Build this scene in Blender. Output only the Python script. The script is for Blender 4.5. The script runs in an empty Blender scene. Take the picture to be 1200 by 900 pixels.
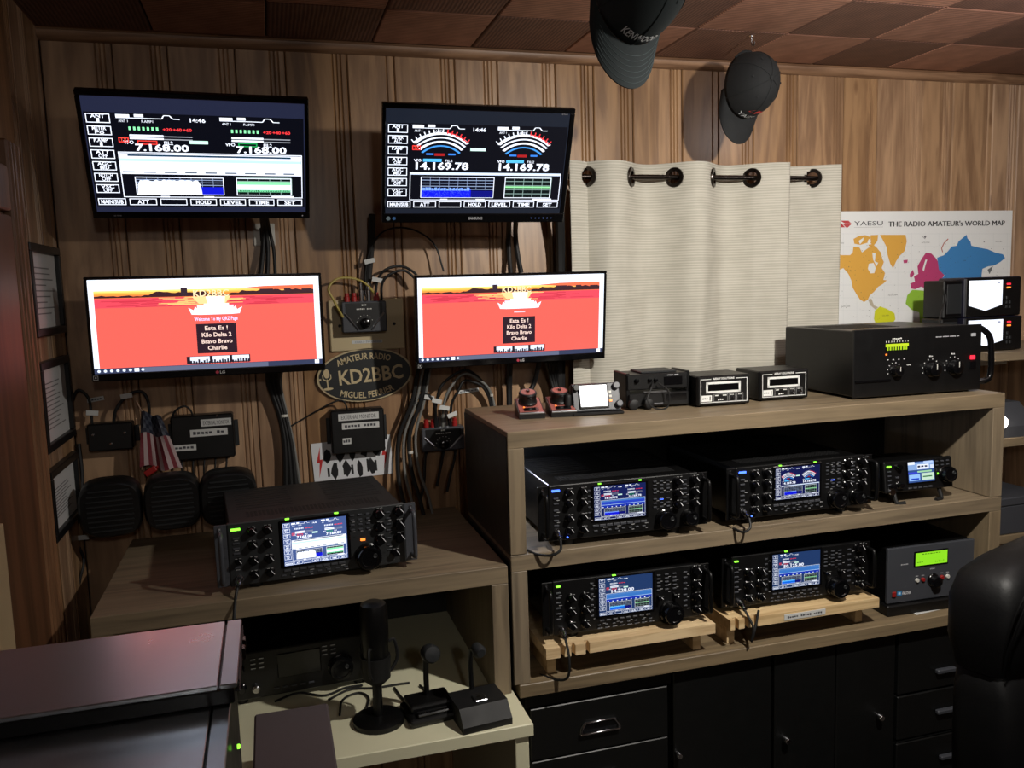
import bpy, bmesh, math, random
from mathutils import Matrix, Vector
random.seed(7)
R_ = math.radians
S = bpy.context.scene
COL = S.collection

# ---------------------------------------------------------------- camera, world, light, exposure
CZ = 1.75                                   # camera height above the floor
YAW, PITCH, ROLL, FPX = R_(16.013), R_(-6.638), R_(-1.7207), 987.0
_f = Vector((math.sin(YAW)*math.cos(PITCH), math.cos(YAW)*math.cos(PITCH), math.sin(PITCH)))
_r0 = Vector((math.cos(YAW), -math.sin(YAW), 0)); _u0 = _r0.cross(_f)
_r = _r0*math.cos(ROLL) + _u0*math.sin(ROLL); _u = _r.cross(_f)
cam = bpy.data.cameras.new('camera'); cam.sensor_width = 36; cam.lens = FPX*36/1200
cam.clip_start = .02
camo = bpy.data.objects.new('camera', cam); COL.objects.link(camo)
camo.matrix_world = Matrix(((_r.x, _u.x, -_f.x, 0), (_r.y, _u.y, -_f.y, 0), (_r.z, _u.z, -_f.z, CZ), (0, 0, 0, 1)))
S.camera = camo
w = bpy.data.worlds.new('world'); S.world = w; w.use_nodes = True
w.node_tree.nodes['Background'].inputs[0].default_value = (.9, .95, 1, 1)
w.node_tree.nodes['Background'].inputs[1].default_value = .02
S.view_settings.view_transform = 'Standard'; S.view_settings.look = 'None'
S.view_settings.gamma = 1; S.view_settings.use_curve_mapping = False
S.view_settings.exposure = 0.0
LAMP = Vector((1.26, 1.0, CZ+.52)); LAMP_AIM = LAMP+Vector((.22, .68, -.66)); LAMP_W = 110; LAMP_CONE = 158
LAMP2 = Vector((2.15, 1.6, CZ+.655)); LAMP2_W = 7
FILL_LAMP = Vector((.2, -1.3, CZ+.60)); FILL_LAMP_W = 22

# ---------------------------------------------------------------- pixel -> place (1200x900 frame)
def ray(x, y): return _r*((x-600)/FPX) - _u*((y-450)/FPX) + _f
def atY(x, y, Y): d = ray(x, y); p = d*(Y/d.y); return Vector((p.x, p.y, p.z+CZ))
def atX(x, y, X): d = ray(x, y); p = d*(X/d.x); return Vector((p.x, p.y, p.z+CZ))
def atZ(x, y, z): d = ray(x, y); p = d*((z-CZ)/d.z); return Vector((p.x, p.y, z))
WALL = 2.66

# ---------------------------------------------------------------- materials
MATS = {}
def nm(name):
    m = bpy.data.materials.new(name); m.use_nodes = True
    nt = m.node_tree; b = nt.nodes['Principled BSDF']; MATS[name] = m
    return m, nt, b
def lin(c): return tuple(((v/255)/12.92 if v/255 <= .04045 else ((v/255+.055)/1.055)**2.4) for v in c)
def flat(name, rgb, rough=.5, metal=0, bump=0, bscale=300, coat=0, emit=None, es=1, spec=None, noise=0):
    m, nt, b = nm(name); c = lin(rgb)
    b.inputs['Base Color'].default_value = (*c, 1); b.inputs['Roughness'].default_value = rough; b.inputs['Metallic'].default_value = metal
    if spec is not None: b.inputs['Specular IOR Level'].default_value = spec
    if coat: b.inputs['Coat Weight'].default_value = coat
    if emit: b.inputs['Emission Color'].default_value = (*lin(emit), 1); b.inputs['Emission Strength'].default_value = es
    tc = nt.nodes.new('ShaderNodeTexCoord'); n = nt.nodes.new('ShaderNodeTexNoise')
    n.inputs['Scale'].default_value = bscale; nt.links.new(tc.outputs['Object'], n.inputs['Vector'])
    if bump:
        bp = nt.nodes.new('ShaderNodeBump'); bp.inputs['Strength'].default_value = bump; bp.inputs['Distance'].default_value = .001
        nt.links.new(n.outputs['Fac'], bp.inputs['Height']); nt.links.new(bp.outputs[0], b.inputs['Normal'])
    v = noise or .06
    mr = nt.nodes.new('ShaderNodeMapRange'); mr.inputs['To Min'].default_value = max(0, rough-v); mr.inputs['To Max'].default_value = min(1, rough+v)
    n2 = nt.nodes.new('ShaderNodeTexNoise'); n2.inputs['Scale'].default_value = 25; nt.links.new(tc.outputs['Object'], n2.inputs['Vector'])
    nt.links.new(n2.outputs['Fac'], mr.inputs[0]); nt.links.new(mr.outputs[0], b.inputs['Roughness'])
    return m
def wood(name, c1, c2, axis, scale, stretch, rough=.5, rnd=.25, knots=0, bump=.15, coat=0, fine=1.0):
    """grain along axis, tone varied per object"""
    m, nt, b = nm(name); L = nt.links.new
    tc = nt.nodes.new('ShaderNodeTexCoord'); oi = nt.nodes.new('ShaderNodeObjectInfo')
    mp = nt.nodes.new('ShaderNodeMapping'); sc = [scale]*3; sc['xyz'.index(axis)] = scale/stretch
    mp.inputs['Scale'].default_value = sc
    ad = nt.nodes.new('ShaderNodeVectorMath'); ad.operation = 'ADD'
    ms = nt.nodes.new('ShaderNodeMath'); ms.operation = 'MULTIPLY'; ms.inputs[1].default_value = 37
    L(oi.outputs['Random'], ms.inputs[0]); L(tc.outputs['Object'], ad.inputs[0]); L(ms.outputs[0], ad.inputs[1]); L(ad.outputs[0], mp.inputs['Vector'])
    n1 = nt.nodes.new('ShaderNodeTexNoise'); n1.inputs['Scale'].default_value = 1; n1.inputs['Detail'].default_value = 6; n1.inputs['Distortion'].default_value = 1.2
    L(mp.outputs[0], n1.inputs['Vector'])
    wv = nt.nodes.new('ShaderNodeMath'); wv.operation = 'SINE'; mw = nt.nodes.new('ShaderNodeMath'); mw.operation = 'MULTIPLY'; mw.inputs[1].default_value = 26*fine
    L(n1.outputs['Fac'], mw.inputs[0]); L(mw.outputs[0], wv.inputs[0])
    n2 = nt.nodes.new('ShaderNodeTexNoise'); n2.inputs['Scale'].default_value = 6; n2.inputs['Detail'].default_value = 3; L(mp.outputs[0], n2.inputs['Vector'])
    mx = nt.nodes.new('ShaderNodeMath'); mx.operation = 'MULTIPLY_ADD'; mx.inputs[1].default_value = .22; L(wv.outputs[0], mx.inputs[0]); L(n2.outputs['Fac'], mx.inputs[2])
    rp = nt.nodes.new('ShaderNodeValToRGB'); rp.color_ramp.elements[0].position = .22; rp.color_ramp.elements[1].position = .78
    rp.color_ramp.elements[0].color = (*lin(c1), 1); rp.color_ramp.elements[1].color = (*lin(c2), 1); L(mx.outputs[0], rp.inputs[0])
    out = rp.outputs[0]
    if knots:
        vo = nt.nodes.new('ShaderNodeTexVoronoi'); mk = nt.nodes.new('ShaderNodeMapping'); s3 = [9.0]*3; s3['xyz'.index(axis)] = 3.2; mk.inputs['Scale'].default_value = s3
        L(ad.outputs[0], mk.inputs['Vector']); L(mk.outputs[0], vo.inputs['Vector']); vo.inputs['Scale'].default_value = 1
        kr = nt.nodes.new('ShaderNodeMapRange'); kr.inputs['From Min'].default_value = .04; kr.inputs['From Max'].default_value = .13; L(vo.outputs['Distance'], kr.inputs[0])
        kx = nt.nodes.new('ShaderNodeMix'); kx.data_type = 'RGBA'; kx.inputs[6].default_value = (*lin(knots), 1)
        L(kr.outputs[0], kx.inputs[0]); L(out, kx.inputs[7]); out = kx.outputs[2]
    hs = nt.nodes.new('ShaderNodeHueSaturation'); vr = nt.nodes.new('ShaderNodeMapRange'); vr.inputs['To Min'].default_value = 1-rnd; vr.inputs['To Max'].default_value = 1+rnd
    sr = nt.nodes.new('ShaderNodeMapRange'); sr.inputs['To Min'].default_value = 1.08; sr.inputs['To Max'].default_value = .86
    L(oi.outputs['Random'], vr.inputs[0]); L(oi.outputs['Random'], sr.inputs[0]); L(vr.outputs[0], hs.inputs['Value']); L(sr.outputs[0], hs.inputs['Saturation']); L(out, hs.inputs['Color'])
    L(hs.outputs[0], b.inputs['Base Color']); b.inputs['Roughness'].default_value = rough
    if coat: b.inputs['Coat Weight'].default_value = coat; b.inputs['Coat Roughness'].default_value = .25
    bp = nt.nodes.new('ShaderNodeBump'); bp.inputs['Strength'].default_value = bump; bp.inputs['Distance'].default_value = .002
    L(mx.outputs[0], bp.inputs['Height']); L(bp.outputs[0], b.inputs['Normal'])
    return m
def striped(name, c1, c2, axis, period, rough=.8, bump=.4, rnd=.1, wob=.3):
    """fine parallel ribs across axis (woven tile, curtain cloth)"""
    m, nt, b = nm(name); L = nt.links.new
    tc = nt.nodes.new('ShaderNodeTexCoord'); sx = nt.nodes.new('ShaderNodeSeparateXYZ'); L(tc.outputs['Object'], sx.inputs[0])
    n = nt.nodes.new('ShaderNodeTexNoise'); n.inputs['Scale'].default_value = 14; n.inputs['Detail'].default_value = 4; L(tc.outputs['Object'], n.inputs['Vector'])
    a = nt.nodes.new('ShaderNodeMath'); a.operation = 'MULTIPLY_ADD'; a.inputs[1].default_value = 6.2832/period
    nz = nt.nodes.new('ShaderNodeMath'); nz.operation = 'MULTIPLY'; nz.inputs[1].default_value = 10*wob; L(n.outputs['Fac'], nz.inputs[0])
    L(sx.outputs['XYZ'.index(axis.upper())], a.inputs[0]); L(nz.outputs[0], a.inputs[2])
    si = nt.nodes.new('ShaderNodeMath'); si.operation = 'SINE'; L(a.outputs[0], si.inputs[0])
    ad = nt.nodes.new('ShaderNodeMath'); ad.operation = 'MULTIPLY_ADD'; ad.inputs[1].default_value = .35; L(si.outputs[0], ad.inputs[0]); L(n.outputs['Fac'], ad.inputs[2])
    rp = nt.nodes.new('ShaderNodeValToRGB'); rp.color_ramp.elements[0].position = .15; rp.color_ramp.elements[1].position = .85
    rp.color_ramp.elements[0].color = (*lin(c1), 1); rp.color_ramp.elements[1].color = (*lin(c2), 1); L(ad.outputs[0], rp.inputs[0])
    oi = nt.nodes.new('ShaderNodeObjectInfo'); vr = nt.nodes.new('ShaderNodeMapRange'); vr.inputs['To Min'].default_value = 1-rnd; vr.inputs['To Max'].default_value = 1+rnd
    hs = nt.nodes.new('ShaderNodeHueSaturation'); L(oi.outputs['Random'], vr.inputs[0]); L(vr.outputs[0], hs.inputs['Value']); L(rp.outputs[0], hs.inputs['Color']); L(hs.outputs[0], b.inputs['Base Color'])
    b.inputs['Roughness'].default_value = rough
    bp = nt.nodes.new('ShaderNodeBump'); bp.inputs['Strength'].default_value = bump; bp.inputs['Distance'].default_value = .0015; L(ad.outputs[0], bp.inputs['Height']); L(bp.outputs[0], b.inputs['Normal'])
    return m
def printed(name, emit=0, rough=.6):
    m, nt, b = nm(name); at = nt.nodes.new('ShaderNodeAttribute'); at.attribute_name = 'Col'
    b.inputs['Roughness'].default_value = rough
    if emit:
        b.inputs['Base Color'].default_value = (.004, .004, .005, 1); mt = nt.nodes.new('ShaderNodeMix'); mt.data_type = 'RGBA'; mt.blend_type = 'MULTIPLY'; mt.inputs[0].default_value = 1; mt.inputs[7].default_value = (.94, .99, 1.12, 1); nt.links.new(at.outputs['Color'], mt.inputs[6]); nt.links.new(mt.outputs[2], b.inputs['Emission Color']); b.inputs['Emission Strength'].default_value = emit
    else: nt.links.new(at.outputs['Color'], b.inputs['Base Color'])
    return m
wood('pine', (138, 105, 76), (176, 139, 102), 'z', 8, 9, .42, .17, knots=(108, 74, 50), bump=.12, coat=.15)
wood('pine_trim', (120, 84, 54), (160, 118, 80), 'x', 10, 10, .45, .06)
wood('pine_trim_v', (112, 80, 56), (146, 106, 74), 'z', 10, 10, .45, .08)
wood('door_wood', (92, 66, 46), (116, 82, 58), 'z', 5, 12, .5, .03)
wood('laminate', (108, 94, 75), (138, 121, 96), 'x', 12, 14, .48, .04, fine=.6)
wood('laminate_v', (108, 94, 75), (138, 121, 96), 'z', 12, 14, .48, .04, fine=.6)
wood('light_wood', (196, 162, 112), (226, 196, 146), 'x', 12, 12, .55, .05)
flat('cream_laminate', (228, 224, 192), .45)
striped('tile_a', (146, 104, 88), (212, 158, 134), 'y', .011, .6, .5, .12)
striped('tile_b', (104, 75, 65), (146, 107, 91), 'x', .011, .6, .5, .12)
flat('ceiling_board', (40, 28, 22), .9)
striped('curtain', (178, 174, 161), (203, 199, 187), 'z', .0085, .85, .3, .01, .08)
flat('floor_mat', (70, 62, 56), .85, bump=.4, bscale=200)
flat('black_plastic', (11, 11, 12), .42, bump=.05)
flat('black_gloss', (10, 10, 12), .18)
flat('black_metal', (13, 13, 14), .38, metal=.3, bump=.06, bscale=900)
flat('charcoal', (33, 35, 37), .5, bump=.08, bscale=800)
flat('panel_gray', (66, 68, 74), .45)
flat('cabinet_black', (13, 14, 14), .42)
flat('rubber', (16, 16, 17), .6)
flat('cable_gray', (120, 120, 116), .5)
flat('cable_yellow', (168, 150, 70), .5)
flat('chrome', (200, 200, 205), .18, metal=1)
flat('dark_metal', (84, 78, 74), .28, metal=1)
flat('aluminium', (176, 180, 186), .3, metal=1, bump=.05, bscale=700)
flat('lid_metal', (200, 204, 210), .3, metal=1, bump=.01, bscale=900)
flat('white_plastic', (210, 208, 200), .45)
flat('paper', (205, 206, 204), .7)
flat('ivory', (196, 178, 140), .5)
flat('cap_cloth', (30, 38, 40), .85, bump=.3, bscale=900)
flat('cap_cloth_b', (22, 24, 26), .85, bump=.3, bscale=900)
flat('thread', (80, 92, 94), .8)
flat('leather', (10, 10, 11), .5, bump=.25, bscale=160, spec=.22)
flat('red_plastic', (150, 30, 28), .4)
flat('red_panel', (172, 100, 92), .4)
flat('navy_plastic', (24, 24, 40), .4)
flat('brown_card', (82, 72, 74), .8)
flat('led_green', (40, 200, 20), .4, emit=(140, 255, 60), es=2.2)
flat('led_blue', (30, 60, 220), .4, emit=(70, 110, 255), es=3)
flat('led_red', (200, 20, 30), .4, emit=(255, 40, 60), es=2)
flat('led_orange', (220, 90, 20), .4, emit=(255, 130, 50), es=2)
flat('lamp_white', (240, 240, 240), .4, emit=(255, 255, 255), es=2.0)
flat('lcd_green', (170, 230, 30), .4, emit=(170, 240, 40), es=.95)
flat('bulb', (255, 250, 240), .4, emit=(255, 240, 220), es=12)
printed('print'); printed('screen', 1.0, .25); printed('screen_bright', 1.35, .25)

# ---------------------------------------------------------------- mesh helpers
class MB:
    def __init__(s): s.bm = bmesh.new()
    def box(s, a, b, bev=0, seg=1, M=None):
        a, b = Vector(a), Vector(b); c = (a+b)/2; d = b-a
        r = bmesh.ops.create_cube(s.bm, size=1, matrix=Matrix.Translation(c) @ Matrix.Diagonal((abs(d.x), abs(d.y), abs(d.z), 1)))
        vs = r['verts']
        if bev:
            es = list({e for v in vs for e in v.link_edges})
            r2 = bmesh.ops.bevel(s.bm, geom=es, offset=bev, segments=seg, affect='EDGES', profile=.5, clamp_overlap=True)
            vs = list({v for f in r2['faces'] for v in f.verts} | {v for v in vs if v.is_valid})
        if M is not None: bmesh.ops.transform(s.bm, matrix=M, verts=vs)
        return s
    def ring(s, pts): return [s.bm.verts.new(p) for p in pts]
    def skin(s, rings, cap0=True, cap1=True, closed=True):
        for A, B in zip(rings, rings[1:]):
            n = len(A)
            for i in range(n if closed else n-1):
                j = (i+1) % n; s.bm.faces.new((A[i], A[j], B[j], B[i]))
        if cap0 and len(rings[0]) > 2: s.bm.faces.new(rings[0][::-1])
        if cap1 and len(rings[-1]) > 2: s.bm.faces.new(rings[-1])
        return s
    def lathe(s, prof, o=(0, 0, 0), ax=(0, 0, 1), n=20, caps=True):
        o = Vector(o); ax = Vector(ax).normalized(); t = ax.orthogonal().normalized(); u = ax.cross(t)
        rs = [s.ring([o+ax*h+(t*math.cos(6.28319*i/n)+u*math.sin(6.28319*i/n))*r for i in range(n)]) for r, h in prof]
        return s.skin(rs, caps, caps)
    def cyl(s, a, b, r, r2=None, n=16):
        a, b = Vector(a), Vector(b); L = (b-a).length
        return s.lathe([(r, 0), (r if r2 is None else r2, L)], a, b-a, n)
    def tube(s, pts, r, n=8, sub=6, rr=None):
        pts = [Vector(p) for p in pts]; P = []
        if len(pts) > 2 and sub > 1:
            Q = [pts[0]*2-pts[1]]+pts+[pts[-1]*2-pts[-2]]
            for i in range(1, len(Q)-2):
                for k in range(sub):
                    t = k/sub; a, b, c, d = Q[i-1:i+3]
                    P.append(.5*((2*b)+(c-a)*t+(2*a-5*b+4*c-d)*t*t+(3*b-a-3*c+d)*t**3))
            P.append(pts[-1])
        else: P = pts
        rings = []; up = None
        for i, p in enumerate(P):
            d = (P[min(i+1, len(P)-1)]-P[max(i-1, 0)])
            d = d.normalized() if d.length > 1e-9 else Vector((0, 0, 1))
            if up is None: up = d.orthogonal().normalized()
            up = (up-d*up.dot(d)); up = up.normalized() if up.length > 1e-6 else d.orthogonal().normalized()
            v = d.cross(up); q = r if rr is None else rr[min(i*len(rr)//len(P), len(rr)-1)]
            rings.append(s.ring([p+(up*math.cos(6.28319*k/n)+v*math.sin(6.28319*k/n))*q for k in range(n)]))
        return s.skin(rings)
    def prism(s, poly, y0, y1, plane='xz'):
        f = (lambda a, b, y: (a, y, b)) if plane == 'xz' else ((lambda a, b, y: (a, b, y)) if plane == 'xy' else (lambda a, b, y: (y, a, b)))
        return s.skin([s.ring([f(a, b, y0) for a, b in poly]), s.ring([f(a, b, y1) for a, b in poly])])
    def xf(s, M): bmesh.ops.transform(s.bm, matrix=M, verts=s.bm.verts); return s
    def build(s, name, mat, parent=None, smooth=False, loc=None, rot=None):
        bmesh.ops.recalc_face_normals(s.bm, faces=s.bm.faces)
        me = bpy.data.meshes.new(name); s.bm.to_mesh(me); s.bm.free()
        if smooth:
            for p in me.polygons: p.use_smooth = True
            try: me.set_sharp_from_angle(angle=R_(40))
            except Exception: pass
        me.materials.append(MATS[mat]); o = bpy.data.objects.new(name, me); COL.objects.link(o)
        if parent: o.parent = parent
        if loc is not None: o.location = loc
        if rot is not None: o.rotation_euler = rot
        return o
def tag(o, label, cat, group=None, kind=None):
    o['label'] = label; o['category'] = cat
    if group: o['group'] = group
    return o
def thing(name, label, cat, loc, rot=(0, 0, 0), group=None):
    o = bpy.data.objects.new(name, None); COL.objects.link(o); o.empty_display_size = .05
    o.location = loc; o.rotation_euler = rot
    return tag(o, label, cat, group)
def struct(o, label, cat): o['kind'] = 'structure'; o['label'] = label; o['category'] = cat; return o
def centred(mb):
    vs = list(mb.bm.verts); lo = Vector((min(v.co.x for v in vs), min(v.co.y for v in vs), min(v.co.z for v in vs))); hi = Vector((max(v.co.x for v in vs), max(v.co.y for v in vs), max(v.co.z for v in vs)))
    c = Vector(((lo.x+hi.x)/2, (lo.y+hi.y)/2, lo.z)); mb.xf(Matrix.Translation(-c)); return c
def B(name, a, b, mat, parent=None, bev=0, seg=1, smooth=False): return MB().box(a, b, bev, seg).build(name, mat, parent, smooth)
def link_copy(src, parent, loc, rot=None):
    o = src.copy(); COL.objects.link(o); o.parent = parent; o.location = loc
    if rot is not None: o.rotation_euler = rot
    return o

# flat print: coloured faces in one plane (x right, z up), layered by fractions of a millimetre
TXT = {}
def glyphs(body, bold):
    k = (body, bold)
    if k not in TXT:
        c = bpy.data.curves.new('t', 'FONT'); c.body = body; c.size = 1; c.resolution_u = 2; c.offset = bold
        o = bpy.data.objects.new('t', c); COL.objects.link(o)
        me = o.to_mesh(); vs = [(v.co.x, v.co.y) for v in me.vertices]; fs = [tuple(p.vertices) for p in me.polygons]
        o.to_mesh_clear(); bpy.data.objects.remove(o); bpy.data.curves.remove(c); TXT[k] = (vs, fs)
    return TXT[k]
class Canvas:
    def __init__(s): s.v = []; s.f = []; s.c = []; s.layer = 0; s.dy = .00001
    def poly(s, pts, col):
        n = len(s.v); s.layer += 1
        s.v += [(x, -s.layer*s.dy, z) for x, z in pts]; s.f.append(tuple(range(n, n+len(pts)))); s.c.append(lin(col)); return s
    def flatpolys(s, polys, col):
        s.layer += 1
        for pts in polys:
            n = len(s.v); s.v += [(x, -s.layer*s.dy, z) for x, z in pts]; s.f.append(tuple(range(n, n+len(pts)))); s.c.append(lin(col))
        return s
    def rect(s, x0, z0, x1, z1, col): return s.poly([(x0, z0), (x1, z0), (x1, z1), (x0, z1)], col)
    def frame(s, x0, z0, x1, z1, t, col, ar=1):
        return s.flatpolys([[(x0, z0), (x1, z0), (x1, z0+t*ar), (x0, z0+t*ar)], [(x0, z1-t*ar), (x1, z1-t*ar), (x1, z1), (x0, z1)], [(x0, z0), (x0+t, z0), (x0+t, z1), (x0, z1)], [(x1-t, z0), (x1, z0), (x1, z1), (x1-t, z1)]], col)
    def line(s, pts, t, col):
        P = []
        for a, b in zip(pts, pts[1:]):
            a, b = Vector(a), Vector(b); d = (b-a)
            if d.length < 1e-9: continue
            d.normalize(); n = Vector((-d.y, d.x))*t/2; P.append([tuple(a-n), tuple(b-n), tuple(b+n), tuple(a+n)])
        return s.flatpolys(P, col)
    def disc(s, x, z, r, col, n=14, rz=None): return s.poly([(x+r*math.cos(6.2832*i/n), z+(rz or r)*math.sin(6.2832*i/n)) for i in range(n)], col)
    def text(s, x, z, body, h, col, al='c', wd=None, bold=0.0, slant=0, arc=None):
        vs, fs = glyphs(body, bold)
        if not vs: return s
        x0 = min(v[0] for v in vs); x1 = max(v[0] for v in vs); k = h/.73; kx = (wd/(x1-x0)) if wd else k
        ox = {'c': -(x0+x1)/2, 'l': -x0, 'r': -x1}[al]; n = len(s.v); s.layer += 1
        for a, b in vs:
            u = (a+ox)*kx+slant*b*k; q = b*k
            if arc:       # arc = (cx, cz, rx, rz, sign): u runs along an ellipse
                cx, cz, rx, rz, sg = arc
                if sg > 0: th = math.pi/2-u/rx; X = cx+(rx+q*rx/rz)*math.cos(th); Zz = cz+(rz+q)*math.sin(th)
                else: th = -math.pi/2+u/rx; X = cx+(rx-q*rx/rz)*math.cos(th); Zz = cz+(rz-q)*math.sin(th)
                s.v.append((X, -s.layer*s.dy, Zz))
            else: s.v.append((x+u, -s.layer*s.dy, z+q))
        for f in fs: s.f.append(tuple(i+n for i in f)); s.c.append(lin(col))
        return s
    def scrawl(s, x, z, h, col, wd, al='c', seed=1):
        """print too small to read: a row of little strokes"""
        r = random.Random(seed+int(wd*1e5)); x0 = x-wd/2 if al == 'c' else x; n = max(3, int(wd/(h*.85))); P = []; st = wd/n
        for k in range(n):
            if n > 7 and k % 6 == 5: continue
            a = x0+k*st; b = a+st*.74; t = z+h*r.uniform(.8, 1)
            P.append([(a, z+h*r.uniform(.1, .3)), (b, z+h*r.uniform(.1, .3)), (b, t-h*.1), (a, t-h*.1)])
        return s.flatpolys(P, col)
    def build(s, name, mat, parent=None, loc=(0, 0, 0), rot=(0, 0, 0), sx=1, sz=1):
        me = bpy.data.meshes.new(name); me.from_pydata([(a*sx, b, c*sz) for a, b, c in s.v], [], s.f)
        at = me.attributes.new('Col', 'FLOAT_COLOR', 'FACE')
        for i, c in enumerate(s.c): at.data[i].color = (*c, 1)
        bm = bmesh.new(); bm.from_mesh(me)
        for f in bm.faces:
            f.normal_update()
            if f.normal.y > 0: f.normal_flip()
        bm.to_mesh(me); bm.free()
        me.materials.append(MATS[mat]); o = bpy.data.objects.new(name, me); COL.objects.link(o)
        if parent: o.parent = parent
        o.location = loc; o.rotation_euler = rot; return o
WH = (255, 255, 255); BK = (4, 4, 6)

# ================================================================ THE SETTING
CEIL = CZ+.742; XL = -.555; XR = 4.1; YB = -2.4
struct(B('floor', (XL-.1, YB, -.05), (XR, WALL+.05, 0), 'floor_mat'), 'dark carpeted floor under the desks', 'floor')
wb = struct(B('wall_back', (XL-.1, WALL+.010, 0), (XR, WALL+.06, CEIL), 'ceiling_board'), 'knotty pine board wall behind the screens and curtain', 'wall')
wl = struct(B('wall_left', (XL-.06, YB, 0), (XL-.010, WALL+.01, CEIL), 'ceiling_board'), 'knotty pine board side wall at the left', 'wall')
struct(B('wall_right', (XR, YB, 0), (XR+.06, WALL+.06, CEIL), 'pine_trim_v'), 'brown wooden wall at the right', 'wall')
struct(B('wall_front', (XL-.1, YB-.06, 0), (XR, YB, CEIL), 'pine_trim_v'), 'brown wooden wall behind the viewer', 'wall')
ce = struct(B('ceiling', (XL-.1, YB, CEIL+.006), (XR, WALL+.06, CEIL+.06), 'ceiling_board'), 'dark brown tiled ceiling', 'ceiling')
def plank_profile(wd, beads):
    p = [(0, .009), (0, .004), (.003, 0)]
    g = [wd-.042, wd-.030, wd-.018] if beads == 3 else ([wd-.022] if beads == 1 else [wd*.5-.01, wd*.5+.01])
    for x in g: p += [(x-.0032, 0), (x, .0045), (x+.0032, 0)]
    p += [(wd-.003, 0), (wd, .004), (wd, .009)]
    return p
def plank(name, wd, h, parent, loc, rz, beads=3):
    mb = MB(); pr = plank_profile(wd, beads)
    mb.skin([mb.ring([(x, y, 0) for x, y in pr]), mb.ring([(x, y, h) for x, y in pr])])
    return mb.build(name, 'pine', parent, loc=loc, rot=(0, 0, rz))
JX = [-.555, -.374, -.229, -.046, .095, .276, .418, .607, .745, .939, 1.071, 1.211, 1.392, 1.53, 1.666, 1.843, 2.037, 2.182, 2.377, 2.516, 2.703, 2.825, 3.0, 3.15, 3.34, 3.5, 3.66, 3.85, 4.1]
for i, (a, b) in enumerate(zip(JX, JX[1:])):
    plank('plank', b-a-.002, CEIL, wb, (a+.001, WALL, 0), 0, 3 if i % 7 != 5 else 1)
yy = WALL
for i, wd in enumerate((.16, .13, .19, .14, .17, .15, .2, .16, .15, .18, .16, .14)):
    yy -= wd; plank('plank', wd-.002, CEIL, wl, (XL, yy+.001, 0), R_(90), 3)
# cornice
def cornice(name, a, b, horiz):
    mb = MB(); pr = [(0, 0), (.016, .004), (.024, .012), (.026, .024), (.020, .030), (.028, .036), (0, .036)]
    if horiz: mb.skin([mb.ring([(a, WALL-d, CEIL-.036+h) for d, h in pr]), mb.ring([(b, WALL-d, CEIL-.036+h) for d, h in pr])])
    else: mb.skin([mb.ring([(XL+d, a, CEIL-.036+h) for d, h in pr]), mb.ring([(XL+d, b, CEIL-.036+h) for d, h in pr])])
    return mb.build(name, 'pine_trim', None, True)
struct(cornice('trim_1', XL, XR, True), 'narrow pine cornice moulding along the back wall', 'moulding')
# ceiling tiles: woven squares, alternate grain
TS = .305; ta = MB().box((0.002, .002, 0), (TS-.002, TS-.002, .012), .003).build('ceiling_tile', 'tile_a', ce)
tb = MB().box((0.002, .002, 0), (TS-.002, TS-.002, .012), .003).build('ceiling_tile', 'tile_b', ce)
x0 = atZ(450.5, 12.3, CEIL).x % TS - 3*TS; y1 = WALL-.035
first = {0: True, 1: True}
for i in range(16):
    for j in range(11):
        k = (i+j) % 2; src = (ta, tb)[k]; x = x0+i*TS; y = y1-(j+1)*TS
        if x < XL-.02 or x > XR-TS: continue
        if first[k]: o = src; first[k] = False
        else: o = link_copy(src, ce, (0, 0, 0))
        o.location = (x, y, CEIL-.006)
# door and casing on the left wall
dr = struct(B('door_1', (XL-.004, 1.25, 0), (XL+.018, 2.155, CZ+.19), 'door_wood', None, .003), 'plain brown door in the left wall', 'door')
q_ = atX(12, 690, XL+.026); q2_ = atX(5, 612, XL+.026)
pl = B('panel_strip', (XL+.018, q_.y-.22, .02), (XL+.026, q_.y, q2_.z), 'ivory', dr, .002); pl['label'] = 'pale edge strip with screw holes'
for z in (.68, .80): MB().cyl((XL+.026, q_.y-.04, z), (XL+.028, q_.y-.04, z), .009).build('screw', 'rubber', dr)
cs = MB(); cs.box((XL, 2.155, 0), (XL+.022, 2.255, CZ+.36), .004)
for q in (2.175, 2.20, 2.235): cs.cyl((XL+.022, q, 0), (XL+.022, q, CZ+.355), .005, n=8)
struct(cs.build('trim_2', 'pine_trim_v'), 'upright fluted pine casing beside the brown door', 'moulding')
struct(MB().box((XL, 1.2, CZ+.2), (XL+.02, 2.155, CZ+.30), .004).build('trim_3', 'pine_trim_v'), 'head casing above the brown door', 'moulding')

# ---------------------------------------------------------------- framed papers on the left wall
def paper_frame(z0, z1, label, lines):
    y0, y1 = 2.29, 2.60; t = thing('framed_paper', label, 'certificate', (XL, (y0+y1)/2, z0), group='framed papers on the left wall')
    h = z1-z0; hw = (y1-y0)/2
    fr = MB()
    for a, b in (((0, -hw, 0), (.018, hw, .02)), ((0, -hw, h-.02), (.018, hw, h)), ((0, -hw, .02), (.018, -hw+.02, h-.02)), ((0, hw-.02, .02), (.018, hw, h-.02))): fr.box(a, b, .002)
    fr.build('frame', 'black_plastic', t)
    B('backing', (0, -hw+.02, .02), (.006, hw-.02, h-.02), 'paper', t)
    c = Canvas(); random.seed(lines)
    c.rect(-hw+.03, .03, hw-.03, h-.03, (205, 206, 206))
    for k in range(lines): z = h-.06-k*(h-.1)/lines; c.rect(-hw+.05, z, hw-.05-random.random()*.1, z+.003, (120, 120, 122))
    c.build('text_lines', 'print', t, (.0065, 0, 0), (0, 0, R_(90)))
zc = lambda px, py: atX(px, py, XL).z
paper_frame(zc(58, 392), zc(56, 290), 'topmost framed white paper on the left wall, above the other two', 9)
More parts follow.
